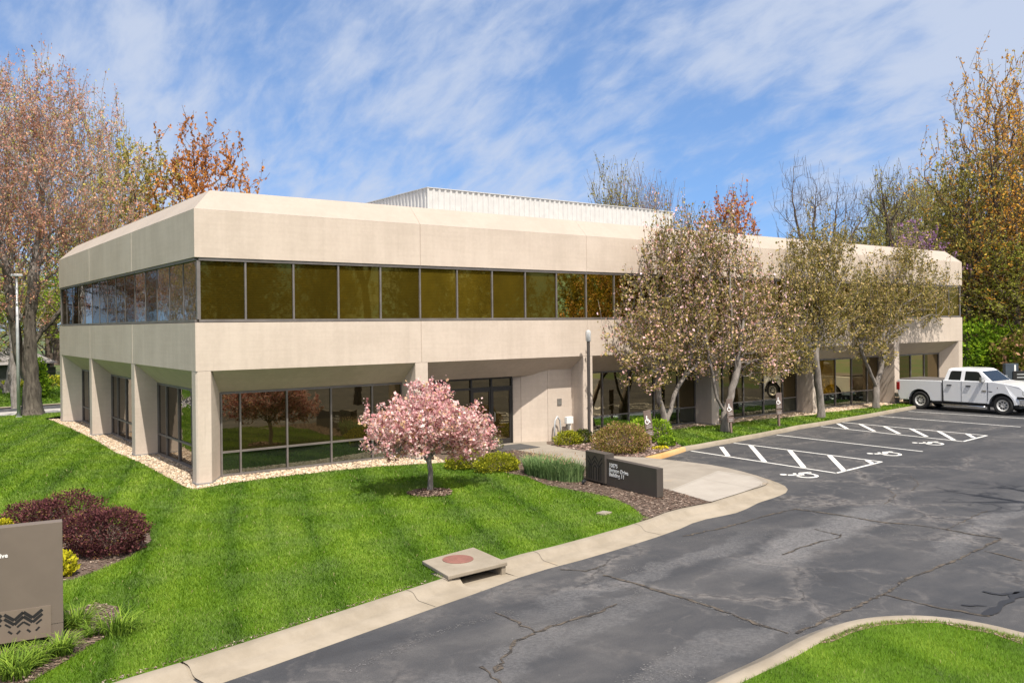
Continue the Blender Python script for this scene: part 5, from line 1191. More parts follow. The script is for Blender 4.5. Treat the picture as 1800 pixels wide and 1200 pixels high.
B = pbase(872, 828); shrub('yew_hedge', B, 'right clipped yellow green hedge mound beside the blue green iris', 'hedge', 107, [((0, 0, .24), (.76, .52, .34)), ((.34, -.05, .18), (.46, .44, .29))], 11000, .028, 'yew', 1.7, .2, 'clipped hedge mounds by the walkway', up=.7)
B = pbase(866, 792); shrub('grey_shrub', B, 'sparse grey green shrub behind the hedge mounds', 'shrub', 108, [((0, 0, .26), (.42, .38, .30))], 900, .036, 'grey_shrub', 1.6, .4)
B = pbase(997, 781); shrub('yew_shrub', B, 'bright yellow green shrub under the white box at the entrance wall', 'shrub', 109, [((0, 0, .22), (.60, .42, .30)), ((.3, 0, .18), (.4, .4, .27))], 6000, .031, 'yew', 1.6, .22, up=.7)
B = pbase(1024, 778); shrub('yew_shrub', B, 'dark green shrub at the foot of the lamp post', 'shrub', 110, [((0, 0, .22), (.45, .4, .32))], 1900, .042, 'yew_deep', 1.6, .22, up=.7)
B = pbase(1092, 795); shrub('spirea_shrub', B, 'large rounded reddish green shrub left of the leaning parking sign', 'shrub', 111, [((0, 0, .48), (1.02, .85, .58)), ((.42, -.1, .42), (.75, .65, .52)), ((-.4, .1, .42), (.75, .65, .5))], 15000, .036, 'spirea', 1.5, .26)
B = pbase(1156, 776); shrub('green_shrub', B, 'dark green shrub between the leaning parking sign and the first crab apple', 'shrub', 112, [((0, 0, .38), (.70, .6, .55)), ((-.5, .3, .5), (.6, .6, .5))], 4200, .055, 'leaf_green', 1.5, .3)
B = pbase(1172, 783); shrub('ground_plant', B, 'low bright green plant at the foot of the first crab apple', 'plant', 113, [((0, 0, .16), (.36, .34, .22))], 1000, .06, 'leaf_green', 1.4, .3)
B = pbase(1160, 789); shrub('flower_clump', B, 'patch of yellow flowers beside the leaning parking sign', 'flowers', 114, [((0, 0, .04), (.42, .2, .07))], 500, .05, 'flower_yellow', 1.1, .4)

def blade_clump(name, base, lab, cat, seed, n, h, spread, mat, wd=.018, arch=.6, group=None, sx=1.0, sy=1.0, flowers=0):
    rng = np.random.default_rng(seed); root = empty(name, base, 0, lab, cat, group); V = []; F = []; T = []
    for i in range(n):
        a = rng.random()*2*math.pi; q = math.sqrt(rng.random()); x, y = math.cos(a)*q*spread*sx, math.sin(a)*q*spread*sy
        d = a+rng.normal(0, .7); l = h*(.6+.6*rng.random()); ar = arch*(.4+.9*rng.random()); tt = rng.random(); p = np.array((x, y, -.01)); tw = rng.normal(0, .4)
        side = np.array((-math.sin(d+tw), math.cos(d+tw), 0)); b0 = len(V); nseg = 5
        for s in range(nseg+1):
            f = s/nseg; out = l*ar*f*f; z = l*(f-ar*.45*f*f*f); c = p+np.array((math.cos(d)*out, math.sin(d)*out, z)); w2 = wd/2*(1-f**2.2)+.0008
            V += [c-side*w2, c+side*w2]
        for s in range(nseg): F.append((b0+2*s, b0+2*s+1, b0+2*s+3, b0+2*s+2)); T.append(min(.93, tt*.8+.15*s/nseg))
    link('leaf_blades', np_mesh('leaf_blades', np.array(V), np.array(F), np.array(T)), mat, root)
    if flowers:
        C = np.stack([rng.normal(0, spread*sx*.5, flowers), rng.normal(0, spread*sy*.5, flowers), h*(.85+.3*rng.random(flowers))], 1)
        link('seed_heads', leaf_mesh(rng, C, np.tile((0, 0, 1.0), (flowers, 1)), .022, 'seed_heads', 2.5, np.full(flowers, 1.0)), mat, root)
    return root
iris_dir = math.atan2(*(onz(1035, 838, ZL)-onz(920, 815, ZL))[:2][::-1])
B = pbase(972, 838); o = blade_clump('iris_clump', B, 'wide clump of blue green iris leaves with dry tips beside the dark sign', 'plants', 121, 2200, .62, .62, 'iris', .024, .35, None, 2.0, .85, 260); o.rotation_euler = (0, 0, iris_dir)
DL = [((28, 1190), 'daylily clump at the lower left corner in front of the brown sign', .40, .22), ((62, 1168), 'daylily clump second from the lower left corner', .36, .20), ((108, 1150), 'upright grassy daylily clump just below the corner of the brown sign', .36, .18), ((134, 1102), 'daylily clump right beside the edge of the brown sign', .42, .22), ((205, 1112), 'grassy daylily clump furthest right of the brown sign', .40, .30), ((2, 1176), 'daylily clump at the left frame edge under the sign', .38, .2), ((160, 1118), 'thin daylily tuft between the two clumps right of the sign', .28, .12)]
for i, (q, lab, hh, ss) in enumerate(DL): blade_clump('daylily_clump', pbase(*q), lab, 'plant', 130+i, 190 if ss > .15 else 70, hh, ss*.8, 'blade', .017, .85, 'daylilies around the brown sign')

# trees across the drive, behind the camera: the photograph shows them mirrored in the front windows
MIR = [(4, -62, .9), (14, -66, .95), (23, -60, .8), (33, -64, 1.0), (44, -60, .85), (55, -66, .95), (68, -62, .9), (82, -68, 1.0), (-8, -66, .9), (0, -78, 1.2), (12, -80, 1.1), (26, -78, 1.2), (40, -80, 1.15), (54, -80, 1.2), (70, -80, 1.1), (86, -78, 1.2), (100, -74, 1.1), (62, -71, 1.15), (61, -88, 1.3), (76, -90, 1.3), (47, -90, 1.3), (34, -90, 1.25), (19, -90, 1.25), (118, -78, 1.2), (140, -80, 1.2)]
for i, (x_, y_, s_) in enumerate(MIR):
    copy_tree(w_olive, (x_, y_, -.6), i*1.7, (1.35, 1.1, .85*s_), 'olive green tree across the drive, mirrored in the front windows', 'trees across the drive', ('leaf_olive', 'leaf_dark', 'leaf_olive')[i % 3])
SIDEM = [(-8.2, 17, .55), (-7.4, 25, .6), (-7.8, 32, .55), (-6.8, 40, .6), (-9, 10, .5), (-17, 24, .9), (-22, 36, 1.0), (-14, 48, .85), (-28, 18, .95)]
for i, (x_, y_, s_) in enumerate(SIDEM):
    copy_tree(t_olive, (x_, y_, -.6), i*1.3, (1. if s_ > .7 else .52, 1. if s_ > .7 else .52, .8*max(s_, .8)), 'red budded tree across the side street, mirrored in the left windows', 'trees across the side street', 'bud_red')
# bare tree right of the frame: its branch shadow lies on the asphalt
make_tree('bare_tree', (16.3, -20.6, ZA), 'bare tree just outside the right frame edge, throwing the branch shadow on the asphalt', 'tree', 66,
    [[(0, 0, -.1), (0, 0, 4.8), (-.2, 0, 7.2)], [(-.1, 0, 6.4), (-1.0, .2, 8.6), (-2.4, .3, 10.4)], [(-.2, 0, 7.2), (.4, .1, 9.4), (.3, .3, 12.6)], [(-1.0, .2, 8.6), (-1.4, .8, 11.2)], [(-.2, 0, 7.0), (-.6, -.8, 9.6)]],
    [((-1.2, .2, 10.8), (2.8, 1.6, 2.6), .6, None, None, 1)], 110, .20, 'bark_brown', 'bud_red', per=0, r_tip=.016, step=.5, jit=.07, e=1.8, bf=.3)

# ------------------------------------------------------------------ signs, lamp, truck and small things
def basis_obj(name, base, udir, label, cat, group=None):
    """empty at base whose local x runs along udir"""
    return empty(name, tuple(base), math.atan2(udir[1], udir[0]), label, cat, group)
UPR = Matrix.Rotation(R_(90), 4, 'X')      # text and symbols: lies in local xz, facing -y
# low dark sign by the walkway
A = onz(1036, 845, ZL); Bq = onz(1158, 876, ZL); u = (Bq-A)[:2]; Ls = float(np.linalg.norm(u)); u = u/Ls
sg = basis_obj('monument_sign', (A[0], A[1], ZL), u, 'low dark brown monument sign with white address lettering beside the walkway', 'sign')
d = ray(1158, 822); t = np.linalg.norm(Bq[:2]-CAM[:2])/np.linalg.norm(d[:2]); hs = float((CAM+d*t)[2]-ZL)
L1 = Ls*0.30
MB().box(L1-.12, -.06, 0.03, Ls, .16, hs-0.02).build('panel', 'sign_brown', sg, bevel=.006)
MB().box(0, -.13, 0.07, L1, .20, hs+.10).box(-.10, -.02, .07, 0.0, .14, hs+.05).build('emblem_block', 'sign_brown', sg, bevel=.006)
MB().box(.04, .0, -.12, L1-.05, .1, .08).build('plinth', 'cutout_black', sg)
def stroke(mb, pts, wd, y):
    for a, b in zip(pts[:-1], pts[1:]):
        a = np.array(a); b = np.array(b); t = (b-a)/np.linalg.norm(b-a); n = np.array((-t[1], t[0]))*wd/2
        q = [a+n, b+n, b-n, a-n]; mb.add([(p[0], y, p[1]) for p in q], [(0, 1, 2, 3)])
mb = MB(); eh = hs+.02; ew = L1
def ez(x, z): return (x*ew, 0.10+z*eh*.86)
wv = .034
for off_, lo in ((0.0, .03), (.18, .03)):
    stroke(mb, [ez(.12, .95-off_), ez(.30, .74-off_)], wv, -.134); stroke(mb, [ez(.30, .74-off_), ez(.30, lo)], wv, -.1345)
    stroke(mb, [ez(.88, .97-off_), ez(.70, .74-off_)], wv, -.134); stroke(mb, [ez(.70, .74-off_), ez(.70, lo)], wv, -.1345)
    stroke(mb, [ez(.34, .78-off_), ez(.50, .99-off_), ez(.66, .78-off_)], wv, -.135)
stroke(mb, [ez(.42, .52), ez(.42, .03)], wv, -.1355); stroke(mb, [ez(.58, .52), ez(.58, .03)], wv, -.1355); stroke(mb, [ez(.42, .52), ez(.50, .62), ez(.58, .52)], wv, -.136)
stroke(mb, [ez(.20, .62), ez(.20, .03)], wv*.8, -.137); stroke(mb, [ez(.80, .62), ez(.80, .03)], wv*.8, -.137)
mb.build('emblem_cutout', 'cutout_black', sg)
text_mesh('10875\nBenson Drive\nBuilding 11', .155, 'lettering', 'letter_white', sg, Matrix.Translation((L1+.11, -.063, hs-.24)) @ UPR, .002, bold=.003, spacing=.82)
sp = onz(1026, 852, ZL); so_ = empty('garden_spotlight', (sp[0], sp[1], ZL+.01), .5, 'small black garden spotlight on the mulch at the end of the dark sign', 'light')
MB().lathe([(.02, -.05), (.02, .06)], n=8).build('spike', 'black_plastic', so_); MB().lathe([(.035, -.09), (.05, -.06), (.05, .08), (.045, .085)], (0, 0, .09), 12, 'x').build('housing', 'black_plastic', so_)
# tall taupe sign at the lower left
A = onz(112, 1130, ZL-0.01); uS = np.array((-1.0, -0.02)); yl = onz(0, 1147, ZL)
uS = (yl-A)[:2]; uS = uS/np.linalg.norm(uS)
d = ray(110, 916); t = np.linalg.norm(A[:2]-CAM[:2])/np.linalg.norm(d[:2]); HS = float((CAM+d*t)[2]-ZL)
WS = 2.7
big = basis_obj('monument_sign', (A[0]+uS[0]*WS, A[1]+uS[1]*WS, ZL), -uS, 'tall taupe sign slab with black zigzag cutouts, cut by the left frame edge', 'sign')
MB().box(0, 0, .30, WS, .20, HS).box(WS-.19, 0.005, 0.0, WS-.001, .195, .30).box(0, .005, 0, .12, .195, .30).build('slab', 'sign_taupe', big, bevel=.006)
MB().box(.13, -.012, .13, WS-.16, .10, .58).build('cutout_panel', 'sign_panel', big)
MB().box(.12, .12, -.05, WS-.12, .16, .30).build('plinth', 'cutout_black', big)
mb = MB(); pw_ = .48
nrep = 5
for rI in range(nrep):
    x0 = WS-.24-(rI+1)*(pw_+.03)
    def q_(x, z): return (x0+x*pw_, .15+z*.40)
    for dz, w_ in ((0, .045), (-.155, .042)):
        stroke(mb, [q_(0, .97+dz), q_(.26, .72+dz), q_(.5, .97+dz), q_(.74, .72+dz), q_(1, .97+dz)], w_, -.0135-.0002*(dz < 0))
    for (a, b) in (((.02, .62), (.17, .48)), ((.33, .46), (.5, .62)), ((.5, .62), (.67, .46)), ((.83, .48), (.98, .62)), ((.10, .36), (.20, .25)), ((.32, .22), (.41, .33)), ((.59, .33), (.68, .22)), ((.82, .24), (.92, .36))): stroke(mb, [q_(*a), q_(*b)], .027, -.0142)
mb.build('zigzag_cutout', 'cutout_black', big)
d = ray(13, 975); t = np.linalg.norm((A[:2]+uS*.70)-CAM[:2])/np.linalg.norm(d[:2]); zt = float((CAM+d*t)[2]-ZL)
text_mesh('Benson Drive', .088, 'lettering', 'letter_white', big, Matrix.Translation((WS-.695, -.003, zt-.032)) @ UPR, .002, 'RIGHT', .0022)
# dark sign beyond the truck
q = at_depth(1768, 690, 50); ds = basis_obj('monument_sign', (q[0], q[1], -.2), BR[:2], 'slate blue directional sign beyond the pickup truck at the right edge', 'sign')
MB().box(0, 0, 0, .75, .3, 2.05).build('post_block', 'slate_sign', ds, bevel=.01); MB().box(.40, -.06, .1, 2.9, .2, 1.62).build('panel', 'cutout_black', ds, bevel=.01)
mb = MB(); mb.box(.50, -.008, 1.55, .60, -.002, 1.98).build('emblem', 'letter_white', ds)
for zz, ww in ((1.40, .62), (1.22, .45), (1.02, .75)): MB().box(.62, -.066, zz, .62+ww, -.061, zz+.06).build('lettering_line', 'pole_galv', ds)

# lamp post at the entrance
q = onz(1036, 777, ZL); q[1] = min(q[1], -0.42); lp = empty('lamp_post', (q[0], q[1], ZL), 0, 'slim dark lamp post with clear cylindrical lantern at the entrance', 'lamp post')
MB().tube([(0, 0, -.05), (0, 0, 3.90)], .062, 12).build('pole', 'pole_dark', lp)
MB().lathe([(.10, 0), (.10, .05), (.07, .07)], n=14).build('base_plate', 'pole_dark', lp)
lt = MB().lathe([(.075, 3.90), (.105, 3.95), (.110, 4.26), (.09, 4.33), (.04, 4.36), (.0, 4.365)], n=18).build('lantern', 'lantern_glass', lp, smooth=True)
MB().lathe([(.05, 3.90), (.05, 4.06), (.03, 4.2), (0, 4.22)], n=12).build('bulb', 'letter_white', lt)
# access parking signs
for (bx, by), (tx, ty), lab in (((1145, 786), (1136, 720), 'leaning parking sign on a wooden post beside the large rounded shrub'), ((1286, 763), (1281, 700), 'parking sign on a thin post in front of the second crab apple'), ((1370, 751), (1368, 689), 'upright parking sign standing alone on the grass strip before the third glazed bay')):
    b = onz(bx, by, ZL); d = ray(tx, ty); t = np.linalg.norm(b[:2]-CAM[:2])/np.linalg.norm(d[:2]); T = CAM+d*t
    tb = Vector((T[0]-b[0], T[1]-b[1], T[2]-ZL)); Ht = tb.length; lean = tb.normalized()
    ps = empty('parking_sign', (b[0], b[1], ZL), 0, lab, 'sign', 'access parking signs')
    xa = Vector((0.98, -0.17, 0)); xa = (xa-lean*xa.dot(lean)).normalized(); ya = lean.cross(xa)
    ps.matrix_world = Matrix(((xa.x, ya.x, lean.x, b[0]), (xa.y, ya.y, lean.y, b[1]), (xa.z, ya.z, lean.z, ZL), (0, 0, 0, 1)))
    MB().box(-.045, -.02, -.06, .045, .06, Ht-.75).build('post', 'post_wood', ps, bevel=.006)
    pl = MB().box(-.165, -.03, Ht-.72, .165, .0, Ht-.02).build('sign_plate', 'post_sign', ps, bevel=.008)
    pl2 = MB().box(-.165, -.03, Ht-.98, .165, .0, Ht-.76).build('lower_plate', 'post_sign', ps, bevel=.008)
    wheelchair('symbol', 0, 0, 1, 0, 'letter_white', 0, pl, Matrix.Translation((-.055, -.034, Ht-.52)) @ UPR @ Matrix.Scale(.30, 4))
    for zz, ww in ((Ht-.60, .20), (Ht-.67, .24)): MB().box(-ww/2, -.034, zz, ww/2, -.031, zz+.022).build('lettering_line', 'symbol_grey', pl)
    for zz, ww in ((Ht-.86, .22), (Ht-.93, .2)): MB().box(-ww/2, -.034, zz, ww/2, -.031, zz+.022).build('lettering_line', 'symbol_grey', pl2)
# white box, pipe hoop and mat at the entrance
q = onz(1000, 762, ZL); q[1] = min(q[1], .40); d = ray(1000, 738); t = (q[1]-CAM[1])/d[1]; P = CAM+d*t
wb = empty('utility_box', (P[0], q[1], ZL), 0, 'small white utility box on a post beside the entrance column', 'utility box')
MB().box(-.17, -.08, P[2]-.14-ZL, .17, .08, P[2]+.14-ZL).build('box', 'white_box', wb, bevel=.02); MB().tube([(.05, 0, -.05), (.05, 0, P[2]-.12-ZL)], .03, 8).build('post', 'white_box', wb)
MB().box(-.12, -.06, P[2]-.34-ZL, .0, .06, P[2]-.16-ZL).build('meter', 'plaque_grey', wb, bevel=.008)
d = ray(980, 755); t = (.5-CAM[1])/d[1]; P = CAM+d*t
hp = empty('pipe_hoop', (P[0], .5, ZL), 0.1, 'upright oval metal pipe hoop beside the white utility box', 'bicycle rack')
MB().tube([(-.17, 0, -.05), (-.17, 0, .55), (-.13, 0, .82), (0, 0, .97), (.13, 0, .82), (.17, 0, .55), (.17, 0, -.05)], .035, 8).build('hoop', 'pole_galv', hp, smooth=True)
mt = poly_sheet('door_mat', [(10.5, -.5), (12.4, -.5), (12.4, .75), (10.5, .75)], ZL+.03, 'mat_dark')
mt.data.transform(Matrix.Translation((0, 0, 0))); tag(mt, 'dark doormat on the concrete in front of the entrance doors', 'doormat')
# storm inlet with manhole cover
A0, A1, A2, A3 = [np.array(q) for q in gp([(742, 985), (832, 961), (892, 987), (788, 1012)], ZL+.09)]
inl_o = empty('storm_inlet', (*((A0+A2)/2), ZL), 0, 'concrete storm drain inlet slab with a rusty round cover set in the kerb', 'drain'); c0 = (A0+A2)/2
loc = lambda q: tuple(np.array(q)-c0)
MB().prism([loc(A0), loc(A3), loc(A2), loc(A1)], .018, .09).build('slab', 'kerb_concrete', inl_o, bevel=.015)
fr = A2-A3; fr = fr/np.linalg.norm(fr); inw = np.array((-fr[1], fr[0])); 
fa, fb = A3+inw*.03, A2+inw*.03
def wall_(a, b, th, z0, z1, mt, nm):
    t = (b-a)/np.linalg.norm(b-a); n = np.array((-t[1], t[0]))*th
    MB().prism([loc(a), loc(b), loc(b+n), loc(a+n)], z0, z1).build(nm, mt, inl_o)
wall_(fa+inw*.45, fb+inw*.45, .08, -.5, .016, 'dark_hole', 'opening')
wall_(fa, fa+inw*.45, -.10, -.3, .016, 'kerb_concrete', 'side_wall'); wall_(fb-fr*.02, fb-fr*.02+inw*.45, .10, -.3, .016, 'kerb_concrete', 'side_wall')
MB().prism([loc(fa-fr*.1), loc(fb+fr*.1), loc(fb+inw*.5), loc(fa+inw*.5)], -.30, -.24).build('channel', 'dark_hole', inl_o)
mc = onz(805, 982, ZL+.096)[:2]-c0
MB().lathe([(.30, .088), (.30, .100), (.285, .104), (.26, .100), (.25, .104), (0, .104)], (mc[0], mc[1], 0), 32).build('manhole_cover', 'manhole_rust', inl_o)
for nm in (0, 1):
    pass
q = onz(1062, 903, ZL); vb = empty('valve_cover', (q[0], q[1], ZL), .3, 'small square concrete valve cover in the lawn near the kerb', 'cover')
MB().box(-.16, -.13, -.05, .16, .13, .045).build('frame', 'kerb_concrete', vb, bevel=.01); MB().box(-.11, -.08, .04, .11, .08, .052).build('lid', 'walk_concrete', vb)

# white pickup truck
tk = empty('pickup_truck', (37.4, -.35, ZA+.005), R_(-90), 'white crew cab pickup truck with a dark bed cover, parked nose out', 'pickup truck')
# local: x = forward (u), y = left of the truck (away from the camera), z = up; near side at y=0, far side at y=2.22
TW = 2.22
def arch(cu, r, n=12, ch=.60): return [(cu+r*math.cos(a), ch-.06+r*math.sin(a)) for a in np.linspace(math.pi, 0, n)]
def body_profile():
    p = [(0.02, .62), (0.0, 1.05), (.05, 1.52), (2.47, 1.555)]
    return p
def side_prism(mb, prof, y0, y1): 
    n = len(prof); vs = [(x, y0, z) for x, z in prof]+[(x, y1, z) for x, z in prof]
    return mb.add(vs, [tuple(range(n)), tuple(range(n, 2*n))[::-1]]+[(i, n+i, n+(i+1) % n, (i+1) % n) for i in range(n)])
bed = [(0.16, .47), (.05, .80), (.0, 1.38), (.06, 1.53), (2.44, 1.575), (2.52, .50), (1.93, .47)]+[(1.28+.62*math.cos(a), .47+.62*math.sin(a)) for a in np.linspace(0, math.pi, 16)][1:-1]+[(.66, .47)]
o = side_prism(MB(), bed, .02, TW-.02).build('bed', 'truck_paint', tk, bevel=.035)
cabp = [(2.56, .50), (2.50, 1.60), (4.98, 1.62), (4.98, 1.52), (4.79, 1.47), (4.79, .50)]
fend = [(4.78, .48), (4.80, 1.60), (5.0, 1.635), (5.6, 1.56), (6.25, 1.44), (6.42, 1.30), (6.44, .85), (6.40, .60), (6.10, .50)]+[(5.45+.62*math.cos(a), .50+.60*math.sin(a)) for a in np.linspace(0, math.pi, 16)][1:-1]
o = side_prism(MB(), cabp, .015, TW-.015).build('cab', 'truck_paint', tk, bevel=.03)
def taper_front(o_):
    for v in o_.data.vertices:
        if v.co.x > 5.9:
            f = (v.co.x-5.9)/.6; v.co.y = TW/2+(v.co.y-TW/2)*(1-.10*f)
    return o_
taper_front(side_prism(MB(), fend, .0, TW).build('front_fender', 'truck_paint', tk, bevel=.04))
# greenhouse: tapered from belt to roof
gb = [(2.56, 1.58), (5.02, 1.61)]; 
def gring(z, x0, x1, ins): return [(x0, ins, z), (x1, ins, z), (x1, TW-ins, z), (x0, TW-ins, z)]
rings = [gring(1.56, 2.56, 5.05, .05), gring(1.62, 2.57, 4.98, .06), gring(2.14, 2.72, 4.36, .20), gring(2.22, 2.80, 4.22, .26), gring(2.255, 3.0, 3.95, .40)]
MB().loft(rings).build('roof_shell', 'truck_paint', tk, bevel=.03)
def gpt(x, z):   # point on the sloped near side of the greenhouse
    f = (z-1.62)/(2.14-1.62); return (x, .06+.14*f-.006, z)
def gpane(name, pts, far=False):
    V = [gpt(*p) for p in pts]
    if far: V = [(x, TW-y, z) for x, y, z in V][::-1]
    return MB().add(V, [tuple(range(len(V)))[::-1]]).build(name, 'auto_glass', tk)
for far in (False, True):
    gpane('rear_side_window', [(2.80, 1.635), (3.42, 1.635), (3.44, 2.10), (2.96, 2.10), (2.88, 2.04)], far)
    gpane('front_side_window', [(3.62, 1.635), (4.62, 1.635), (4.30, 2.06), (4.20, 2.10), (3.64, 2.10)], far)
def ws(x, z, y): return (x+.012, y, z+.004)
MB().add([ws(4.955, 1.645, .16), ws(4.955, 1.645, TW-.16), ws(4.385, 2.115, TW-.27), ws(4.385, 2.115, .27)], [(0, 1, 2, 3)]).build('windshield', 'auto_glass', tk)
MB().box(.14, .06, 1.52, 2.42, TW-.06, 1.60).build('bed_cover', 'tonneau', tk, bevel=.02)
for a_, b_ in (((.05, 1.0), (.18, 1.38)),):
    MB().box(-.012, -.012, .98, .17, .09, 1.40).build('tail_light', 'lamp_red', tk, bevel=.02); MB().box(-.012, TW-.09, .98, .17, TW+.012, 1.40).build('tail_light', 'lamp_red', tk, bevel=.02)
MB().box(-.16, .06, .52, .14, TW-.06, .80).build('rear_bumper', 'chrome', tk, bevel=.05)
taper_front(MB().box(6.22, .0, .50, 6.60, TW, .84).build('front_bumper', 'chrome', tk, bevel=.06)); MB().box(6.40, .45, .86, 6.475, TW-.45, 1.30).build('grille', 'chrome_dull', tk, bevel=.03)
for y_ in (.14, TW-.42):
    hl = MB().box(6.16, y_-.05, 1.00, 6.46, y_+.30, 1.26).build('headlight', 'lamp_clear', tk, bevel=.04)
    MB().box(6.10, y_-.06 if y_ < 1 else y_+.28, 1.06, 6.24, y_+.05 if y_ < 1 else y_+.36, 1.24).build('indicator', 'lamp_amber', hl, bevel=.02)
MB().box(6.16, .02, .82, 6.50, TW-.02, .94).build('valance', 'black_plastic', tk, bevel=.02)
# door seams and handles, mouldings
mb = MB()
for x0, x1, z0, z1 in ((2.475, 2.535, .50, 1.60), (3.485, 3.497, .52, 1.60), (4.775, 4.787, .50, 1.58)): mb.box(x0, .006, z0, x1-.001, .02, z1)
mb.box(2.56, .0095, .515, 4.79, .016, .527)
mb.build('door_seam', 'black_plastic', tk)
for x_, in ((2.80,), (3.77,)): MB().box(x_-.05, -.035, 1.33, x_+.19, .02, 1.385).build('door_handle', 'black_plastic', tk, bevel=.012)
for y_, s_ in ((-.30, 1), (TW+.02, 1)):
    mi = MB().box(4.52, y_, 1.60, 4.66, y_+.28, 1.84).build('wing_mirror', 'chrome_dull', tk, bevel=.03); MB().box(4.55, y_+(.26 if y_ < 0 else -.05), 1.62, 4.64, y_+(.36 if y_ < 0 else .04), 1.69).build('mirror_arm', 'black_plastic', mi)
MB().box(4.50, .005, 1.10, 4.72, .012, 1.18).build('badge', 'chrome_dull', tk); MB().box(4.83, -.006, 1.115, 5.02, .002, 1.15).build('badge', 'black_plastic', tk)
MB().box(5.28-.03, -.004, 1.30, 5.31-.03, .002, 1.36).build('badge', 'black_plastic', tk)
MB().tube([(2.50, -.05, .36), (2.6, -.09, .34), (4.6, -.09, .34), (4.72, -.05, .36)], .045, 8).build('side_step', 'chrome', tk, smooth=True); MB().tube([(2.50, TW+.05, .36), (4.72, TW+.05, .36)], .045, 8).build('side_step', 'chrome', tk, smooth=True)
MB().box(.25, .20, .34, 6.2, TW-.20, .62).build('underbody', 'black_plastic', tk)
for cu, r in ((1.28, .62), (5.45, .62)):
    MB().box(cu-.70, .26, .50, cu+.70, TW-.26, 1.15).build('wheel_well', 'dark_hole', tk)
    for y_ in (.0, TW):
        mb = MB(); a_ = np.linspace(.06, math.pi-.06, 18); s_ = -1 if y_ == 0 else 1
        for q0, q1 in zip(a_[:-1], a_[1:]):
            for rr in (0,):
                P_ = lambda a, rad, yy: (cu+rad*math.cos(a), yy, .48+rad*math.sin(a))
                mb.add([P_(q0, .60, y_+s_*.012), P_(q1, .60, y_+s_*.012), P_(q1, .68, y_+s_*.012), P_(q0, .68, y_+s_*.012)], [(0, 1, 2, 3)])
        mb.build('wheel_arch', 'truck_paint', tk)
for cu in (1.30, 5.49):
    for y_, s_ in ((.03, 1), (TW-.03, -1)):
        wh = MB().lathe([(.27, 0.14*s_), (.285, 0.02*s_), (.40, -.012*s_), (.455, .01*s_), (.475, .06*s_), (.475, .20*s_), (.45, .25*s_), (.30, .26*s_)], (cu, y_, .47), 32, 'y').build('wheel', 'rubber', tk, smooth=True)
        mb = MB(); mb.lathe([(.0, .045*s_), (.085, .02*s_), (.10, .05*s_), (.20, .06*s_), (.245, .02*s_), (.285, .0), (.29, .05*s_), (.28, .2*s_)], (cu, y_, .47), 32, 'y'); mb.cur = 1
        for k_ in range(8):
            a = k_*2*math.pi/8+.2; mb.lathe([(.042, .049*s_), (.0, .047*s_)], (cu+.165*math.cos(a), y_-.012*s_, .47+.165*math.sin(a)), 10, 'y')
        mb.build('rim', ['rim_metal', 'dark_hole'], wh)
for cu in (.70, 4.76): MB().box(cu-.02, .05, .18, cu+.01, .32, .62).build('mud_flap', 'rubber', tk)
MB().tube([(5.15, .02, 1.58), (5.15, .02, 1.60)], .02, 8).build('antenna_base', 'black_plastic', tk)

# across the side street at the left
street = [(-90, 29.0), (-1.6, 36.3), (4, 37.2), (70, 52), (70, 59.5), (3.1, 44.2), (-0.6, 43.6), (-90, 34)]
poly_sheet('street', street, -1.05, 'street_concrete')['kind'] = 'structure'
poly_sheet('street', [(-90, 31.3), (-1.1, 40.6), (4, 41.4), (70, 55), (70, 59.4), (3.1, 44.15), (-0.6, 43.55), (-90, 33.9)], -1.045, 'asphalt')['kind'] = 'structure'
kerb_strip('curb', [(-90, 34.0), (-0.6, 43.6), (3.1, 44.2), (70, 59.5)], 1, [(-.02, -1.05), (0, -.93), (.18, -.93), (.2, -.98)], 'kerb_concrete')
far_lawn = [(-90, 34.4), (-0.7, 43.9), (3.0, 44.5), (60, 57.6), (60, 80), (-90, 70)]
def zfar(x, y): return -0.96+0.55*sstep(44, 60, np.asarray(y, float))*(np.asarray(x, float) > -1e9)
zl_keep = zlawn
def zlawn(x, y): return zfar(x, y)
lawn_soil('far_lawn', far_lawn, 1.5)
blades('grass', [(-6, 43.2), (-0.7, 44.0), (9, 45.9), (9, 63), (-6, 63)], 14000, .10, .03, 60, (), .03, lambda x, y: .55+.3*(vnoise(x, y, 2.5, 2)-.5), zfar)
zlawn = zl_keep
strips('far_path', [dict(px=[(-30, 57.5), (1.4, 58.5), (5, 59.6), (40, 66)], width=1.6, pix=False)], -.385, 'walk_new')
q = onz(33, 733, ZL); lpz = float(zlawn(q[0], q[1])); lpo = empty('light_pole', (q[0], q[1], lpz), 0, 'tall galvanised light pole beside the twin trunked maple', 'light pole')
MB().tube([(0, 0, -.1), (-.01, 0, 4.0), (-.03, 0, 7.4)], [.085, .075, .055], 12).build('pole', 'pole_galv', lpo, smooth=True); MB().box(-.30, -.14, 7.40, .24, .14, 7.54).build('lamp_head', 'pole_galv', lpo, bevel=.03); MB().lathe([(.16, -.02), (.16, .03), (.1, .05)], n=14).build('base_plate', 'pole_galv', lpo)
H = 82; hz = gz(0, H)
hA, hB, hC = onz(10, 655, 0), 0, 0
ho = empty('house', (0, 0, 0), 0, 'low grey roofed house with dark walls across the side street', 'house')
eL = at_depth(14, 641, 78); eR = at_depth(103, 637, 82); rL = at_depth(30, 613, 84); rR = at_depth(98, 612, 88)
zb_ = -.6
ex = (eR-eL)[:2]; ex = ex/np.linalg.norm(ex); ey = np.array((-ex[1], ex[0]))
def hp_(s, dd, z): p = eL[:2]+ex*s+ey*dd; return (p[0], p[1], z)
LW = float(np.linalg.norm((eR-eL)[:2])); ze = float(eL[2]); zr = float(rL[2])+.15
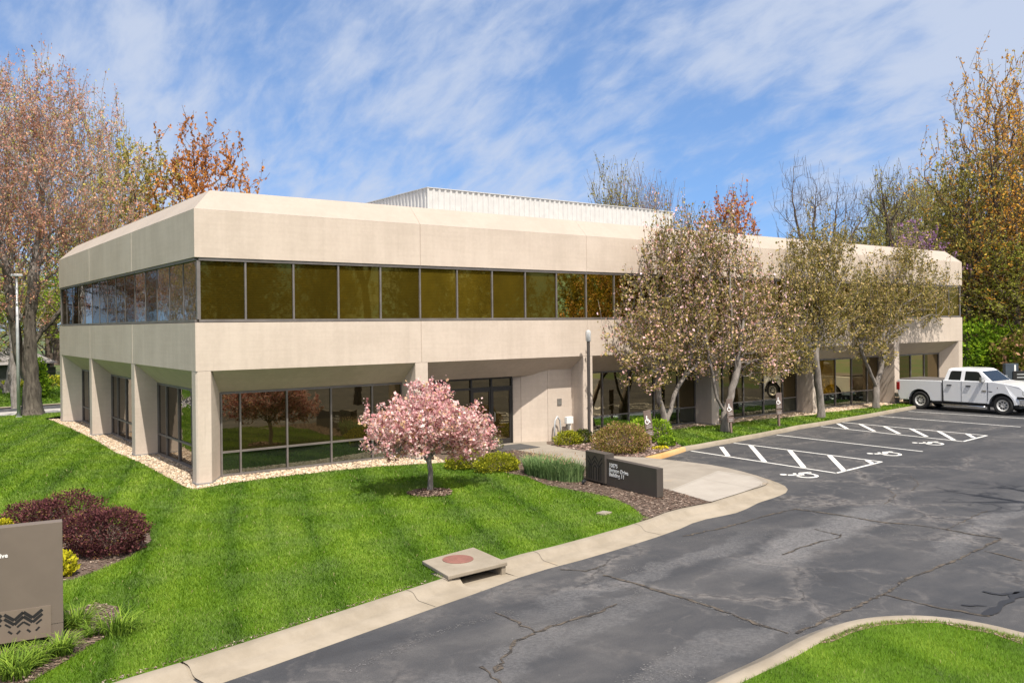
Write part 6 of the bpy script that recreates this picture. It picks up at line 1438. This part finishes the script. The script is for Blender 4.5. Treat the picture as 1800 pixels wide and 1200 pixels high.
MB().add([hp_(-6, 0, ze), hp_(LW, 0, ze), hp_(LW, 9, ze), hp_(-6, 9, ze), hp_(-4, 4.5, zr), hp_(LW-.9, 4.5, zr)], [(0, 1, 5, 4), (1, 2, 5), (2, 3, 4, 5), (3, 0, 4), (0, 3, 2, 1)]).build('roof', 'roof_shingle', ho)
MB().prism([hp_(-5.4, .6, 0)[:2], hp_(LW-.5, .6, 0)[:2], hp_(LW-.5, 8.4, 0)[:2], hp_(-5.4, 8.4, 0)[:2]], zb_-.5, ze-.01).build('wall', 'house_wall', ho)
for s_ in (LW*.55, LW*.80): MB().add([hp_(s_, .585, zb_+.7), hp_(s_+1.0, .585, zb_+.7), hp_(s_+1.0, .585, ze-.4), hp_(s_, .585, ze-.4)], [(0, 1, 2, 3)]).build('window', 'auto_glass', ho)
q = at_depth(71, 698, 66); shrub('conifer_shrub', (q[0], q[1], q[2]-.1), 'upright green conifer right of the twin trunked maple', 'shrub', 140, [((0, 0, .9), (.75, .75, 1.1)), ((0, 0, 2.0), (.5, .5, 1.1))], 2600, .13, 'leaf_green', 1.6, .35)
for i, (px_, py_, dp, lab) in enumerate(((88, 684, 74, 'rounded bright hedge in front of the grey roofed house'), (24, 690, 74, 'low bright hedge left of the light pole across the street'))):
    q = at_depth(px_, py_, dp); shrub('hedge', (q[0], q[1], q[2]-.1), lab, 'hedge', 142+i, [((0, 0, .55), (1.9, .9, .75)), ((-1.2, 0, .45), (1.1, .8, .6))], 2600, .12, 'yew', 1.5, .25)
q = at_depth(74, 688, 72); shrub('flower_bush', (q[0], q[1], q[2]-.1), 'small brown leaved bush below the conifer', 'bush', 146, [((0, 0, .4), (.8, .6, .5))], 700, .12, 'spirea', 1.5, .3)
sx_, sy_ = -5.2, 38.2
st = empty('stop_sign', (sx_, sy_, -1.0), 0, 'red octagonal stop sign on the side street, seen mirrored in the left windows', 'sign')
MB().tube([(0, 0, 0), (0, 0, 1.9)], .03, 8).build('post', 'pole_galv', st)
oc = [(.34*math.cos(a), .34*math.sin(a)) for a in np.linspace(R_(22.5), R_(382.5), 9)[:-1]]
fa = empty; pl = MB().loft([[(x, -.035, 1.55+z) for x, z in oc], [(x, -.05, 1.55+z) for x, z in oc]]).build('octagon', 'stop_red', st)
text_mesh('STOP', .22, 'lettering', 'letter_white', pl, Matrix.Translation((0, -.053, 1.48)) @ UPR, .001, 'CENTER', .004)
st.rotation_euler = (0, 0, R_(40))
